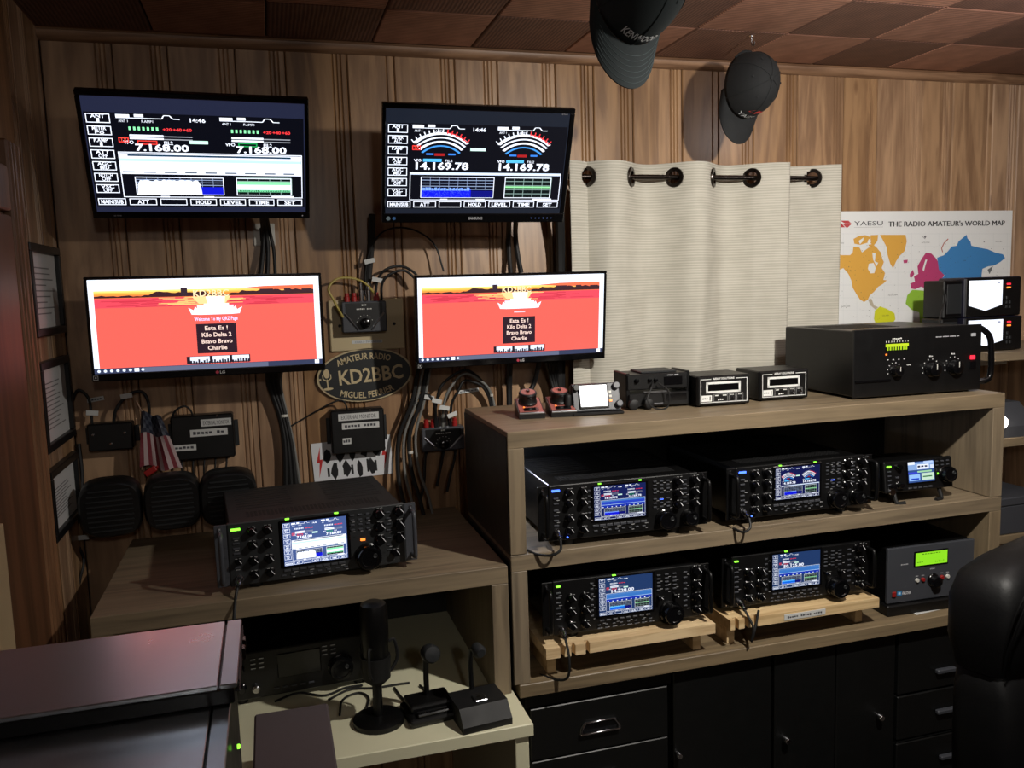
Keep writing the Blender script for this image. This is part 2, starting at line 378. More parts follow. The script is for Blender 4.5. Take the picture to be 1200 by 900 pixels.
paper_frame(zc(68, 520), zc(66, 418), 'middle one of the three framed white papers on the left wall', 11)
paper_frame(zc(76, 618), zc(74, 536), 'lowest framed white paper on the left wall, nearest the desk', 10)

# ================================================================ FURNITURE
HX0, HX1, HF, HBK = .557, 2.116, 2.0, 2.47
ZT, ZJ, ZD = CZ-.3635, CZ-.6825, CZ-1.028        # hutch top, joint between the units, desk top
TH = .043
def shelf_unit(name, label, z0, z1, grp):
    t = thing(name, label, 'shelf unit', ((HX0+HX1)/2, HF, z0), group=grp); hw = (HX1-HX0)/2; h = z1-z0; d = HBK-HF
    B('top_board', (-hw, 0, h-TH), (hw, d, h), 'laminate', t, .0015)
    B('side_board', (-hw, 0, 0), (-hw+TH, d, h-TH), 'laminate_v', t, .0015)
    B('side_board', (hw-TH, 0, 0), (hw, d, h-TH), 'laminate_v', t, .0015)
    B('back_panel', (-hw+TH, d-.008, 0), (hw-TH, d, h-TH), 'cabinet_black', t)
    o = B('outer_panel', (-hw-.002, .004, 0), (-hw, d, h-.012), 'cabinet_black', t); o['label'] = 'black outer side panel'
    return t
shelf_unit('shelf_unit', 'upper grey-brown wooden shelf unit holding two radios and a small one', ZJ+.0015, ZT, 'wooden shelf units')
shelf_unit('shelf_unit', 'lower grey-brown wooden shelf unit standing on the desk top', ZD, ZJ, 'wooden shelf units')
tag(MB().box((HX0+.012, HF-.005, ZD-.036), (HX1, WALL-.02, ZD), .002).build('worktop', 'laminate'), 'long wooden desk top lying on the black drawer cabinets', 'desk top')
ZC = ZD-.036
# black cabinets below
def handle(parent, x, z, y):
    mb = MB(); w_, h_ = .058, .034
    for a, b in (((x-w_, y-.012, z-h_/2), (x+w_, y, z-h_/2+.006)), ((x-w_+.012, y-.006, z+h_/2-.005), (x+w_-.012, y, z+h_/2))): mb.box(a, b, .002)
    for s_ in (-1, 1): mb.tube([(x+s_*w_*.97, y-.006, z-h_/2+.003), (x+s_*w_*.92, y-.005, z), (x+s_*(w_-.014), y-.004, z+h_/2-.003)], .004, 8, 3)
    mb.build('handle', 'chrome', parent, True)
    B('handle_recess', (x-w_+.006, y-.0015, z-h_/2+.005), (x+w_-.006, y+.001, z+h_/2-.004), 'black_gloss', parent)
def knob_round(parent, x, z, y, r=.013):
    MB().lathe([(r*.6, 0), (r*.6, .006), (r, .010), (r, .020), (r*.75, .024)], (x, y, z), (0, -1, 0), 20).build('knob', 'chrome', parent, True)
CF = HF+.03
xa = [atY(616, 850, CF).x, atY(787, 850, CF).x, atY(905, 850, CF).x, atY(1048, 850, CF).x, HX1-.004]
def cabinet(label, x0, x1):
    t = thing('drawer_cabinet', label, 'cabinet', ((x0+x1)/2, CF, 0), group='black cabinets under the desk top'); hw = (x1-x0)/2-.001
    B('carcass', (-hw, .019, 0), (hw, .55, ZC-.0005), 'cabinet_black', t, .002)
    return t, hw
t, hw = cabinet('black drawer cabinet at the left end with chrome recessed handles', xa[0], xa[1])
zt = atY(640, 828, CF).z; zm = atY(640, 890, CF).z
B('top_rail', (-hw, 0, zt+.004), (hw, .019, ZC-.001), 'cabinet_black', t, .001)
hz = atY(702, 845, CF)
zz = zt; dh = zt-zm
for k in range(4):
    d_ = B('drawer', (-hw+.012, -.004, zz-dh+.004), (hw-.012, .019, zz), 'cabinet_black', t, .002)
    handle(d_, hz.x-(xa[0]+xa[1])/2, zz-dh*.52, -.004); zz -= dh
t, hw = cabinet('plain black cupboard with a round chrome knob beside the left drawers', xa[1], xa[2])
k1 = atY(792, 881, CF)
d_ = B('door', (-hw+.004, -.004, .05), (hw-.004, .019, ZC-.012), 'cabinet_black', t, .003); knob_round(d_, k1.x-(xa[1]+xa[2])/2, k1.z, -.004, .009)
t, hw = cabinet('plain black cupboard with two chrome knobs in the middle of the row', xa[2], xa[3])
k1 = atY(918, 864, CF); k2 = atY(1027, 837, CF); cx = (xa[2]+xa[3])/2
for a, b, kp in ((-hw+.004, -.002, k1), (.002, hw-.004, k2)):
    d_ = B('door', (a, -.004, .05), (b, .019, ZC-.012), 'cabinet_black', t, .003); knob_round(d_, kp.x-cx, kp.z, -.004, .010)
t, hw = cabinet('black drawer cabinet with dull bar handles partly behind the office chair', xa[3], xa[4])
cx = (xa[3]+xa[4])/2; zs = [ZC-.012, atY(1100, 806, CF).z, atY(1100, 858, CF).z, .32, .05]
for a, b, p in zip(zs[1:], zs, ((1105, 783), (1105, 830), (1109, 883), (1112, 920))):
    d_ = B('drawer', (-hw+.006, -.004, a+.003), (hw-.006, .019, b-.003), 'cabinet_black', t, .003)
    q = atY(*p, CF); MB().box((q.x-cx-.035, -.020, q.z-.008), (q.x-cx+.035, -.004, q.z+.006), .003).build('handle', 'panel_gray', d_)

# left desk (inverted U of the same laminate) on the cream shelf
LX0, LX1, LBK = -.421, .548, 2.63; LZ = CZ-.707; LB = CZ-.7525; WZ = CZ-1.048
t = thing('radio_desk', 'wooden raised desk at the left carrying a single large radio', 'desk', ((LX0+LX1)/2, HF, WZ))
hw = (LX1-LX0)/2; oz = WZ
B('top_board', (-hw, 0, LB-oz), (hw, LBK-HF, LZ-oz), 'laminate', t, .0015)
B('side_board', (hw-.044, 0, 0), (hw, LBK-HF, LB-oz), 'laminate_v', t, .0015)
B('side_board', (-hw, 0, 0), (-hw+.044, LBK-HF, LB-oz), 'laminate_v', t, .0015)
B('back_panel', (-hw+.044, LBK-HF-.02, 0), (hw-.044, LBK-HF-.008, LB-oz), 'cabinet_black', t)
WFY = 1.838
t = thing('low_shelf', 'cream laminate low shelf holding the desk microphones', 'shelf', (.07, WFY, 0)); x0_, x1_ = -.43-.07, .556-.07; d = LBK+.01-WFY
B('shelf_board', (x0_, 0, WZ-.032), (x1_, d, WZ), 'cream_laminate', t, .002)
B('side_board', (x1_-.045, .01, 0), (x1_-.010, d, WZ-.032), 'cream_laminate', t, .002)
B('side_board', (x0_+.01, .01, 0), (x0_+.045, d, WZ-.032), 'cream_laminate', t, .002)
p = atZ(590, 847, WZ); MB().cyl((p.x-.07, p.y-WFY, WZ-.001), (p.x-.07, p.y-WFY, WZ+.0004), .006, n=12).build('screw_hole', 'dark_metal', t)

# brushed lid cases, lower left
def lid_case(label, xr, xl, yf, yb, z0, z1, strip):
    t = thing('equipment_case', label, 'equipment case', ((xl+xr)/2, (yf+yb)/2, z0), group='stacked metal-lidded cases'); hw = (xr-xl)/2; hd = (yb-yf)/2; h = z1-z0
    B('body', (-hw, -hd, 0), (hw-.006, hd, h-.006), 'black_metal', t, .002)
    B('lid', (-hw, -hd, h-.006), (hw-strip-.003, hd, h), 'lid_metal', t, .001)
    B('end_strip', (hw-strip, -hd, h-.006), (hw-.002, hd, h), 'aluminium', t, .001)
    for k in range(3): B('side_rib', (hw-.006, -hd+.02, h*(.2+.25*k)), (hw, hd-.01, h*(.3+.25*k)), 'charcoal', t, .001)
    for k in range(2): B('hinge', (hw-.006, hd-.06-.03*k, h-.024), (hw+.004, hd-.045-.03*k, h-.008), 'dark_metal', t, .001)
    return t, hw, hd, h
ya, yb_ = 1.03, 1.24; u0_ = atY(285, 725, yb_); c1z = u0_.z; l0_ = atY(272, 826, ya); c2z = l0_.z
lid_case('upper metal-lidded case at the lower left, stacked on the lower one', u0_.x, -.53, ya, yb_, c2z+.001, c1z, .022)
t, hw, hd, h = lid_case('lower metal-lidded black case with a green lamp, nearest the camera', l0_.x, -.53, .72, yb_, 0, c2z, .022)
g = atX(278, 875, l0_.x)
MB().lathe([(.003, 0), (.003, .003), (.0015, .004)], (hw-.0, g.y-(.72+yb_)/2, g.z), (1, 0, 0), 12).build('green_lamp', 'led_green', t, True)
# greyish box lid in front of the cream shelf
bz = CZ-.898; q = atZ(384, 823, bz); q2 = atZ(298, 838, bz)
t = thing('storage_box', 'dull purple-brown box beside the metal-lidded cases', 'box', ((q.x+q2.x)/2, q.y-.22, 0)); hw = (q.x-q2.x)/2
B('body', (-hw+.004, -.2, 0), (hw-.004, .216, bz-.03), 'brown_card', t, .003); B('lid', (-hw, -.22, bz-.03), (hw, .22, bz), 'brown_card', t, .004)

# right-hand side desk behind the hutch end
p = atY(1172, 412, 2.3)
t = thing('side_shelf', 'wooden side rack beyond the right end of the shelf unit', 'rack', (2.75, 2.3, 0))
sx0 = 2.16-2.75
for zz in (CZ-.275, CZ-.575): B('shelf_board', (sx0 if zz < CZ-.3 else 2.36-2.75, -.02, zz-.03), (.55, .34, zz), 'laminate', t, .002)
B('shelf_board', (sx0, -.02, CZ-.95), (.55, .34, CZ-.92), 'laminate', t, .002)
B('side_board', (.55, -.02, 0), (.59, .34, CZ-.245), 'laminate_v', t, .002)
B('side_board', (2.36-2.75, .24, CZ-.575), (2.40-2.75, .34, CZ-.305), 'laminate_v', t, .002)
B('leg', (sx0, -.02, 0), (sx0+.04, .34, CZ-.95), 'laminate_v', t, .002)

# ================================================================ SCREENS
def ui(c, kind, freq, tone=1.0):
    """radio display drawn in unit square"""
    w_ = (lambda k: tuple(int(v*k) for v in (255, 255, 255)))
    W1 = w_(1); G = w_(.62)
    nav = {'scope': (33, 36, 54), 'meter': (26, 30, 38)}.get(kind, (34, 46, 74))
    c.rect(0, 0, 1, 1, nav)
    bg = {'single': (34, 58, 98), 'dual': (18, 30, 84), 'meter_small': (14, 22, 74), 'bright_small': (66, 84, 128)}.get(kind, (8, 9, 16))
    c.rect(.005, .05 if kind in ('scope', 'meter') else 0, .995, .87 if kind in ('scope', 'meter') else 1, bg)
    m = .055 if kind in ('scope', 'meter') else .0; top = .865 if kind in ('scope', 'meter') else .99
    Zv = lambda v: m+(top-m)*v
    caps = (('ANT', '1'), ('METER', 'ALC' if kind == 'meter' else 'Po'), ('P.AMP', '1'), ('ATT', 'OFF'), ('AGC', 'MID'), ('NOTCH', 'OFF'), ('VSC', 'OFF'))
    for k, (a, b) in enumerate(caps):
        z1 = Zv(1-.125*k-.01); z0 = Zv(1-.125*(k+1)+.02)
        c.frame(.012, z0, .115, z1, .004, W1, 1.7); c.text(.063, z0+(z1-z0)*.55, a, .032, W1, 'c', .06, .02); c.text(.063, z0+(z1-z0)*.12, b, .032, W1, 'c', .012 if len(b) == 1 else .04, .02)
    for k, a in enumerate(('MAIN/SUB', 'ATT', '', 'HOLD', 'LEVEL', 'TIME', 'SET')):
        x0 = .012+.141*k; c.frame(x0, Zv(.01), x0+.125, Zv(.085), .004, W1, 1.7)
        if a: c.text(x0+.0625, Zv(.025), a, .036, W1, 'c', min(.1, .018*len(a)), .03)
    fr = freq
    for x0 in ((.14, .6) if kind != 'single' else (.16,)):
        for a, b, z in ((0, .06, .96), (.08, .12, .965)): c.rect(x0+a, Zv(z), x0+b, Zv(z+.03), W1)
        c.line([(x0, Zv(.955)), (x0+.2, Zv(.955)), (x0+.21, Zv(.99)), (x0+.235, Zv(.99)), (x0+.25, Zv(.955)), (x0+.28, Zv(.955))], .006, W1)
        c.text(x0+.01, Zv(.91), 'ANT 1', .022, W1, 'l', .04); c.text(x0+.11, Zv(.91), 'P.AMP1', .022, W1, 'l', .05)
        if kind in ('meter', 'meter_small'):
            cx, cz = x0+.155, Zv(.40)
            for r, th in ((.36, .010), (.325, .006), (.29, .008), (.255, .006)):
                pts = [(cx+r*.62*math.cos(R_(a)), cz+r*math.sin(R_(a))*1.12) for a in range(50, 131, 4)]
                c.line(pts, th*2.2, W1 if r != .255 else (70, 150, 220))
            for a in range(52, 131, 6):
                red = a < 84
                c.line([(cx+.36*.62*math.cos(R_(a)), cz+.40*math.sin(R_(a))), (cx+.40*.62*math.cos(R_(a)), cz+.445*math.sin(R_(a)))], .006, (255, 60, 60) if red else W1)
            c.line([(cx+.36*.62*math.cos(R_(a)), cz+.415*math.sin(R_(a))) for a in range(50, 84, 4)], .008, (255, 60, 60))
            c.rect(cx-.035, Zv(.635), cx+.02, Zv(.665), (170, 30, 30)); c.rect(cx-.08, Zv(.645), cx-.04, Zv(.665), (60, 130, 220)); c.rect(cx+.04, Zv(.645), cx+.08, Zv(.665), (60, 130, 220))
            c.rect(x0+.06, Zv(.565), x0+.16, Zv(.6), (90, 190, 240)); c.text(x0+.01, Zv(.565), 'VFO', .026, W1, 'l', .04, .02); c.text(x0+.18, Zv(.565), 'FIL2', .024, W1, 'l', .04)
            c.text(x0+.02, Zv(.475), fr, .07, W1, 'l', .29, .03)
        else:
            for k in range(7): c.rect(x0+.05+.02*k, Zv(.83), x0+.06+.02*k, Zv(.865), (150, 255, 170) if kind == 'scope' else W1)
            for k in range(3): c.text(x0+.20+.045*k, Zv(.83), '+%d' % (20+20*k), .026, (255, 60, 60), 'l', .04, .03)
            for z in (.765, .735): c.rect(x0+.05, Zv(z), x0+.2, Zv(z+.02), W1); c.rect(x0+.2, Zv(z), x0+.33, Zv(z+.01), G)
            c.frame(x0+.08, Zv(.68), x0+.17, Zv(.725), .006, (240, 60, 50) if x0 < .4 else (40, 160, 80), 1.6); c.text(x0+.02, Zv(.685), 'VFO', .03, W1, 'l', .045, .02); c.text(x0+.2, Zv(.685), 'FIL2', .03, W1, 'l', .04, .02)
            c.text(x0+.07, Zv(.615) if kind != 'single' else Zv(.60), fr, .06 if kind != 'single' else .085, W1, 'l', .24 if kind != 'single' else .42, .03)
    c.rect(.455, Zv(.70), .54, Zv(.735), (215, 250, 225)); c.frame(.14, Zv(.70), .185, Zv(.755), .005, (255, 60, 50), 1.6); c.text(.1625, Zv(.712), 'TX', .03, (255, 80, 60), 'c', .03, .02)
    c.text(.5, Zv(.93), '14:46', .035, W1, 'c', .07, .02)
    zt = .60 if kind == 'scope' else (.44 if kind in ('meter', 'meter_small') else .585)
    c.frame(.13, Zv(.10), .985, Zv(zt), .004, W1, 1.7)
    if kind in ('scope', 'bright_small'):
        c.rect(.135, Zv(.36), .98, Zv(.585), (255, 255, 255)); c.rect(.17, Zv(.555), .93, Zv(.575), (30, 60, 80)); c.rect(.135, Zv(.50), .98, Zv(.53), (196, 226, 246))
        for k in range(9): c.rect(.14+.094*k, Zv(.375), .195+.094*k, Zv(.39), (90, 100, 110))
        lo = .33
    elif kind in ('dual', 'single'):
        c.rect(.135, Zv(.53), .98, Zv(.575), (80, 130, 190)); c.rect(.135, Zv(.44), .98, Zv(.53), (40, 70, 190) if kind == 'dual' else (60, 120, 190)); c.rect(.135, Zv(.365), .98, Zv(.43), (20, 50, 170))
        for k in range(10): c.rect(.16+.085*k, Zv(.36), .18+.085*k, Zv(.385), W1)
        c.line([(.135, Zv(.44)), (.98, Zv(.44))], .012, (190, 220, 250))
        lo = .34
    else:
        c.rect(.135, Zv(.41), .985, Zv(.44), (225, 235, 245)); lo = .385
    # audio spectrum + oscilloscope panels
    z0, z1 = Zv(.13), Zv(lo); zm = z0+(z1-z0)*.4
    c.rect(.19, z0, .60, z1, (10, 12, 26)); c.rect(.66, z0, .93, z1, (8, 18, 16))
    for k in range(1, 8): c.rect(.19+.41*k/8, zm, .192+.41*k/8, z1, (150, 165, 190))
    for k in range(5): c.rect(.19, zm+(z1-zm)*k/4.2, .60, zm+(z1-zm)*k/4.2+.006, (150, 165, 190))
    for k in range(6): c.rect(.66+.27*k/5, z0, .663+.27*k/5, z1, (140, 165, 150))
    for k in range(6): c.rect(.66, z0+(z1-z0)*k/5, .93, z0+(z1-z0)*k/5+.006, (140, 165, 150))
    c.frame(.19, z0, .60, z1, .004, W1, 1.6); c.frame(.66, z0, .93, z1, .004, W1, 1.6)
    if kind in ('scope', 'bright_small'):
        random.seed(3); xs = [.20+.29*k/24 for k in range(25)]
        c.rect(.49, z0+.005, .597, zm+.01, (16, 24, 190))
        c.poly([(.195, z0+.004)]+[(x, z0+(z1-z0)*(.82+random.uniform(-.06, .05))*(.72 if i in (0, 24) else 1)) for i, x in enumerate(xs)]+[(.495, z0+.004)], (252, 254, 255))
        c.rect(.665, z0+(z1-z0)*.33, .925, z0+(z1-z0)*.62, (255, 255, 255)); c.rect(.665, z0+(z1-z0)*.2, .925, z0+(z1-z0)*.33, (120, 215, 150)); c.rect(.665, z0+(z1-z0)*.62, .925, z0+(z1-z0)*.8, (140, 225, 160))
        for k in range(30): c.rect(.667+.0086*k, z0+(z1-z0)*.22, .671+.0086*k, z0+(z1-z0)*(.24+.08*random.random()), (10, 50, 20))
    else:
        blu = (14, 24, 215) if kind != 'single' else (10, 110, 230)
        random.seed(5)
        c.rect(.195, z0+.004, .47, zm, blu); c.rect(.47, z0+.004, .597, zm-.01, (10, 14, 110))
        c.flatpolys([[(.2+.0165*k, zm-.01), (.214+.0165*k, zm-.01), (.214+.0165*k, zm+.008+random.random()*.014), (.2+.0165*k, zm+.008+random.random()*.014)] for k in range(16)], (130, 170, 255) if kind != 'single' else (120, 220, 255))
        if kind == 'meter':
            c.flatpolys([[(x, z), (x+.004, z), (x+.004, z+.006), (x, z+.006)] for x, z in [(.2+random.random()*.26, z0+.006+random.random()*(zm-z0-.02)) for _ in range(140)]], (60, 80, 250))
        c.rect(.665, z0+(z1-z0)*.50, .928, z0+(z1-z0)*.58, (150, 225, 150))
    c.text(.5, Zv(.365)-.0, '', .02, W1)
    c.rect(.3, Zv(.10), .34, Zv(.118), W1); c.rect(.5, Zv(.10), .55, Zv(.118), W1); c.rect(.83, Zv(.10), .94, Zv(.125), W1)
    return c

def desktop(c, banner):
    """web page on the wide screens, unit square"""
    c.rect(0, 0, 1, 1, WH); c.rect(0, 0, 1, .055, (52, 58, 80)); c.rect(.2, 0, .75, .05, (96, 100, 118))
    x0, x1 = .022, .975
    n = 26
    sky = [(255, 226, 120), (255, 190, 80), (252, 150, 60), (250, 120, 60)]
    for k, cc in enumerate(sky):
        c.rect(x0, .865-.018*k-.018, x1, .9-.018*k-.018, cc)
    c.poly([(.62, .88), (x1, .84), (x1, .905), (.75, .9)], (240, 110, 70))
    c.rect(x0, .055, x1, .715, (238, 96, 80))
    # water
    c.rect(x0, .70, x1, .80, (232, 72, 84)); c.flatpolys([[(x, z), (x+w2, z), (x+w2*.9, z+.008), (x+.01, z+.008)] for x, z, w2 in [(x0+random.random()*.8, .70+random.random()*.09, .05+random.random()*.1) for _ in range(46)]], (205, 52, 66))
    c.flatpolys([[(x, z), (x+w2, z), (x+w2, z+.007), (x, z+.007)] for x, z, w2 in [(.28+random.random()*.3, .71+random.random()*.085, .04+random.random()*.08) for _ in range(40)]], (255, 190, 110))
    c.poly([(.43, .80), (.60, .80), (.575, .72), (.46, .72)], (255, 214, 140)); c.poly([(.49, .80), (.575, .80), (.57, .69), (.50, .69)], (255, 250, 225))
    # skyline
    random.seed(11); pts = [(x0, .805)]
    for k in range(60):
        x = x0+(x1-x0)*k/59; h = .005+.02*random.random()+(.03 if (14 < k < 30 or k > 38) else 0); pts += [(x, .81+h)]
    c.poly(pts+[(x1, .805)], (60, 30, 34)); c.rect(.385, .81, .413, .90, (52, 36, 44)); c.rect(.73, .83, .79, .868, (58, 32, 38)); c.rect(.92, .83, .965, .862, (58, 32, 38)); c.rect(.84, .83, .87, .868, (58, 32, 38))
    c.text(.515, .80, 'KD2BBC', .075, (255, 226, 170), 'c', .155, .015)
    # white banner with wings
    c.poly([(.455, .60), (.605, .60), (.61, .70), (.45, .70)], WH); c.rect(.48, .66, .59, .72, WH)
    for s_ in (-1, 1): c.poly([(.53+s_*.07, .60), (.53+s_*.105, .605), (.53+s_*.118, .68), (.53+s_*.095, .65), (.53+s_*.088, .69), (.53+s_*.07, .65)], WH)
    if banner: c.text(.53, .535, 'Welcome To My QRZ Page', .04, (235, 220, 255), 'c', .19, .02)
    else: c.rect(.50, .552, .56, .568, (250, 200, 200))
    c.rect(.44, .175, .615, .50, (44, 26, 34))
    for k, a in enumerate(('Esta Es !', 'Kilo Delta 2', 'Bravo Bravo', 'Charlie')): c.text(.528, .43-.073*k, a, .047, (250, 214, 190), 'c', (.10, .13, .135, .085)[k], .02)
    c.rect(.39, .065, .67, .145, (34, 26, 34))
    for k, (a, b) in enumerate(((.405, .49), (.503, .578), (.59, .665))): c.rect(a, .075, b, .14, (236, 240, 244))
    random.seed(9); c.flatpolys([[(x, .06), (x+.008, .06), (x+.008, .06+h), (x, .06+h)] for x, h in [(.405+.0115*k, .025+.03*random.random()) for k in range(23)]], (40, 34, 44))
    for k in range(8): c.disc(.018+.026*k, .027, .007, (230, 236, 244), 8, .016)
    c.rect(.165, .008, .185, .046, WH); c.rect(.965, .008, .985, .05, WH)
    return c

def monitor(name, label, pos, rz, rx, ry, wd, ht, bez, draw, mat, logo, depth=.045, group=None):
    Mx = Matrix.Rotation(R_(rz), 4, 'Z') @ Matrix.Rotation(R_(rx), 4, 'X') @ Matrix.Rotation(R_(ry), 4, 'Y')
    t = thing(name, label, 'monitor', Vector(pos)+Vector((0, 0, CZ)), Mx.to_euler(), group)
    bl, br, bt, bb = bez
    x0, x1, z0, z1 = -wd/2, wd/2, -ht/2, ht/2
    fr = MB()
    for a, b in (((x0, 0, z0), (x1, .022, z0+bb)), ((x0, 0, z1-bt), (x1, .022, z1)), ((x0, 0, z0+bb), (x0+bl, .022, z1-bt)), ((x1-br, 0, z0+bb), (x1, .022, z1-bt))): fr.box(a, b, .002)
    fr.build('bezel', 'black_gloss', t)
    B('back_shell', (x0+.012, .022, z0+.012), (x1-.012, depth, z1-.012), 'black_plastic', t, .008, 2)
    B('mount_plate', (-.05, depth, -.05), (.05, depth+.012, .05), 'black_metal', t, .003)
    sw, sh = wd-bl-br, ht-bt-bb
    sc = B('screen', (x0+bl, .004, z0+bb), (x1-br, .010, z1-bt), 'black_gloss', t)
    c = Canvas(); draw(c); c.build('screen_picture', mat, sc, (x0+bl, .0035, z0+bb), sx=sw, sz=sh)
    c = Canvas(); logo(c, z0, bb, x0, x1, z1); c.build('logo_print', 'print', t, (0, -.0004, 0))
    # arm back to the wall
    p = Mx @ Vector((0, depth+.012, 0)); 
    return t
def lg_logo(c, z0, bb, x0, x1, z1):
    c.disc(.012, z0+bb*.5, .0045, (190, 60, 80)); c.text(.019, z0+bb*.5-.004, 'LG', .008, (210, 210, 210), 'l', .013, .02)
    c.frame(x0+.004, z0+.004, x0+.016, z0+.016, .0012, (190, 190, 190)); c.rect(x0+.008, z0+.008, x0+.012, z0+.012, (190, 190, 190))
def sam_logo(c, z0, bb, x0, x1, z1):
    c.text(0, z0+bb*.35, 'SAMSUNG', .008, (190, 190, 195), 'c', .04, .02)
    for k in range(6): c.disc(x1-.10+.012*k, z0+bb*.5, .0016, (110, 140, 230))
    c.disc(x0+.018, z0+bb*.5, .006, (120, 140, 150)); c.disc(x0+.034, z0+bb*.5, .005, (60, 110, 170)); c.scrawl(x1-.03, z1-.018, .005, (110, 110, 116), .018)
def dot_logo(c, z0, bb, x0, x1, z1): c.disc(x1-.02, z0+bb*.5, .002, (210, 210, 220)); c.scrawl(x0+.06, z0+bb*.3, .006, (100, 100, 105), .02)
GM = 'wall screens'
monitor('flat_monitor', 'top left wall screen with white scope band and black tuning display', (-.141, 2.372, .351), 1.59, 28.0, .25, .55, .33, (.011, .011, .014, .018), lambda c: ui(c, 'scope', '7.168.00'), 'screen_bright', dot_logo, group=GM)
monitor('flat_monitor', 'top right wall screen with two curved meters beside the curtain', (.590, 2.328, .334), -1.11, 22.77, .34, .535, .325, (.010, .014, .014, .026), lambda c: ui(c, 'meter', '14.169.78'), 'screen_bright', sam_logo, group=GM)
monitor('flat_monitor', 'lower left wide wall screen showing a red sunset web page', (-.153, 2.451, -.084), .08, 1.86, .3, .61, .277, (.008, .008, .008, .020), lambda c: desktop(c, True), 'screen_bright', lg_logo, group=GM)
monitor('flat_monitor', 'lower right wide wall screen with red page, above the black keyers', (.722, 2.468, -.100), 1.98, 5.33, .05, .61, .277, (.008, .008, .008, .020), lambda c: desktop(c, False), 'screen_bright', lg_logo, group=GM)
# wall arms: one bracket per screen, a thing of its own
def bracket(label, x, z, ys):
    t = thing('wall_bracket', label, 'bracket', (x, WALL, CZ+z), group='screen brackets')
    B('wall_plate', (-.045, -.012, -.09), (.045, 0, .09), 'black_metal', t, .002)
    MB().tube([(0, -.01, 0), (.05, -.06, 0), (0, ys-WALL, 0)], .014, 10, 4).build('arm', 'black_metal', t, True)
    B('head', (-.035, ys-WALL-.012, -.035), (.035, ys-WALL+.004, .035), 'black_metal', t, .002)
for lab, x, z, ys in (('black arm behind the top left screen', -.141, .33, 2.445), ('black arm behind the top right screen', .59, .31, 2.405), ('black arm behind the lower left wide screen', -.153, -.086, 2.525), ('black arm behind the lower right wide screen', .715, -.106, 2.545)): bracket(lab, x, z, ys)

# ================================================================ RADIOS
def small_knob(parent, x, z, r=.009, d=.018, y=0, mat='black_gloss', name='knob'):
    o = MB().lathe([(r*1.25, 0), (r*1.25, .003), (r, .005), (r*.94, d-.002), (r*.8, d)], (x, y, z), (0, -1, 0), 18).build(name, mat, parent, True)
    return o
def dial(parent, x, z, r, d, y=0, tilt=0, name='tuning_dial'):
    mb = MB(); mb.lathe([(r*1.12, 0), (r*1.12, .006), (r, .008), (r, d-.003), (r*.93, d), (r*.72, d), (r*.66, d-.002), (0.0005, d-.002)], (x, y, z), (0, -1, 0), 36)
    for k in range(30):
        a = 6.2832*k/30; mb.box((-.0008, -d+.004, r-.0005), (.0008, -.010, r+.0012), M=Matrix.Translation((x, y, z)) @ Matrix.Rotation(a, 4, 'Y'))
    o = mb.build(name, 'black_gloss', parent, True)
    MB().lathe([(.0062, 0), (.005, .0015), (.0005, -.001)], (x+r*.45, y-d+.0015, z+r*.2), (0, -1, 0), 14).build('finger_dimple', 'charcoal', o, True)
    return o
def buttons(parent, rects, mat='charcoal', name='button_rows', y=0, d=.003):
    mb = MB()
    for x, z, w_, h_ in rects: mb.box((x-w_/2, y-d, z-h_/2), (x+w_/2, y, z+h_/2), .0007)
    o = mb.build(name, mat, parent); o['kind'] = 'stuff'; return o
RG = 'big table-top transceivers'
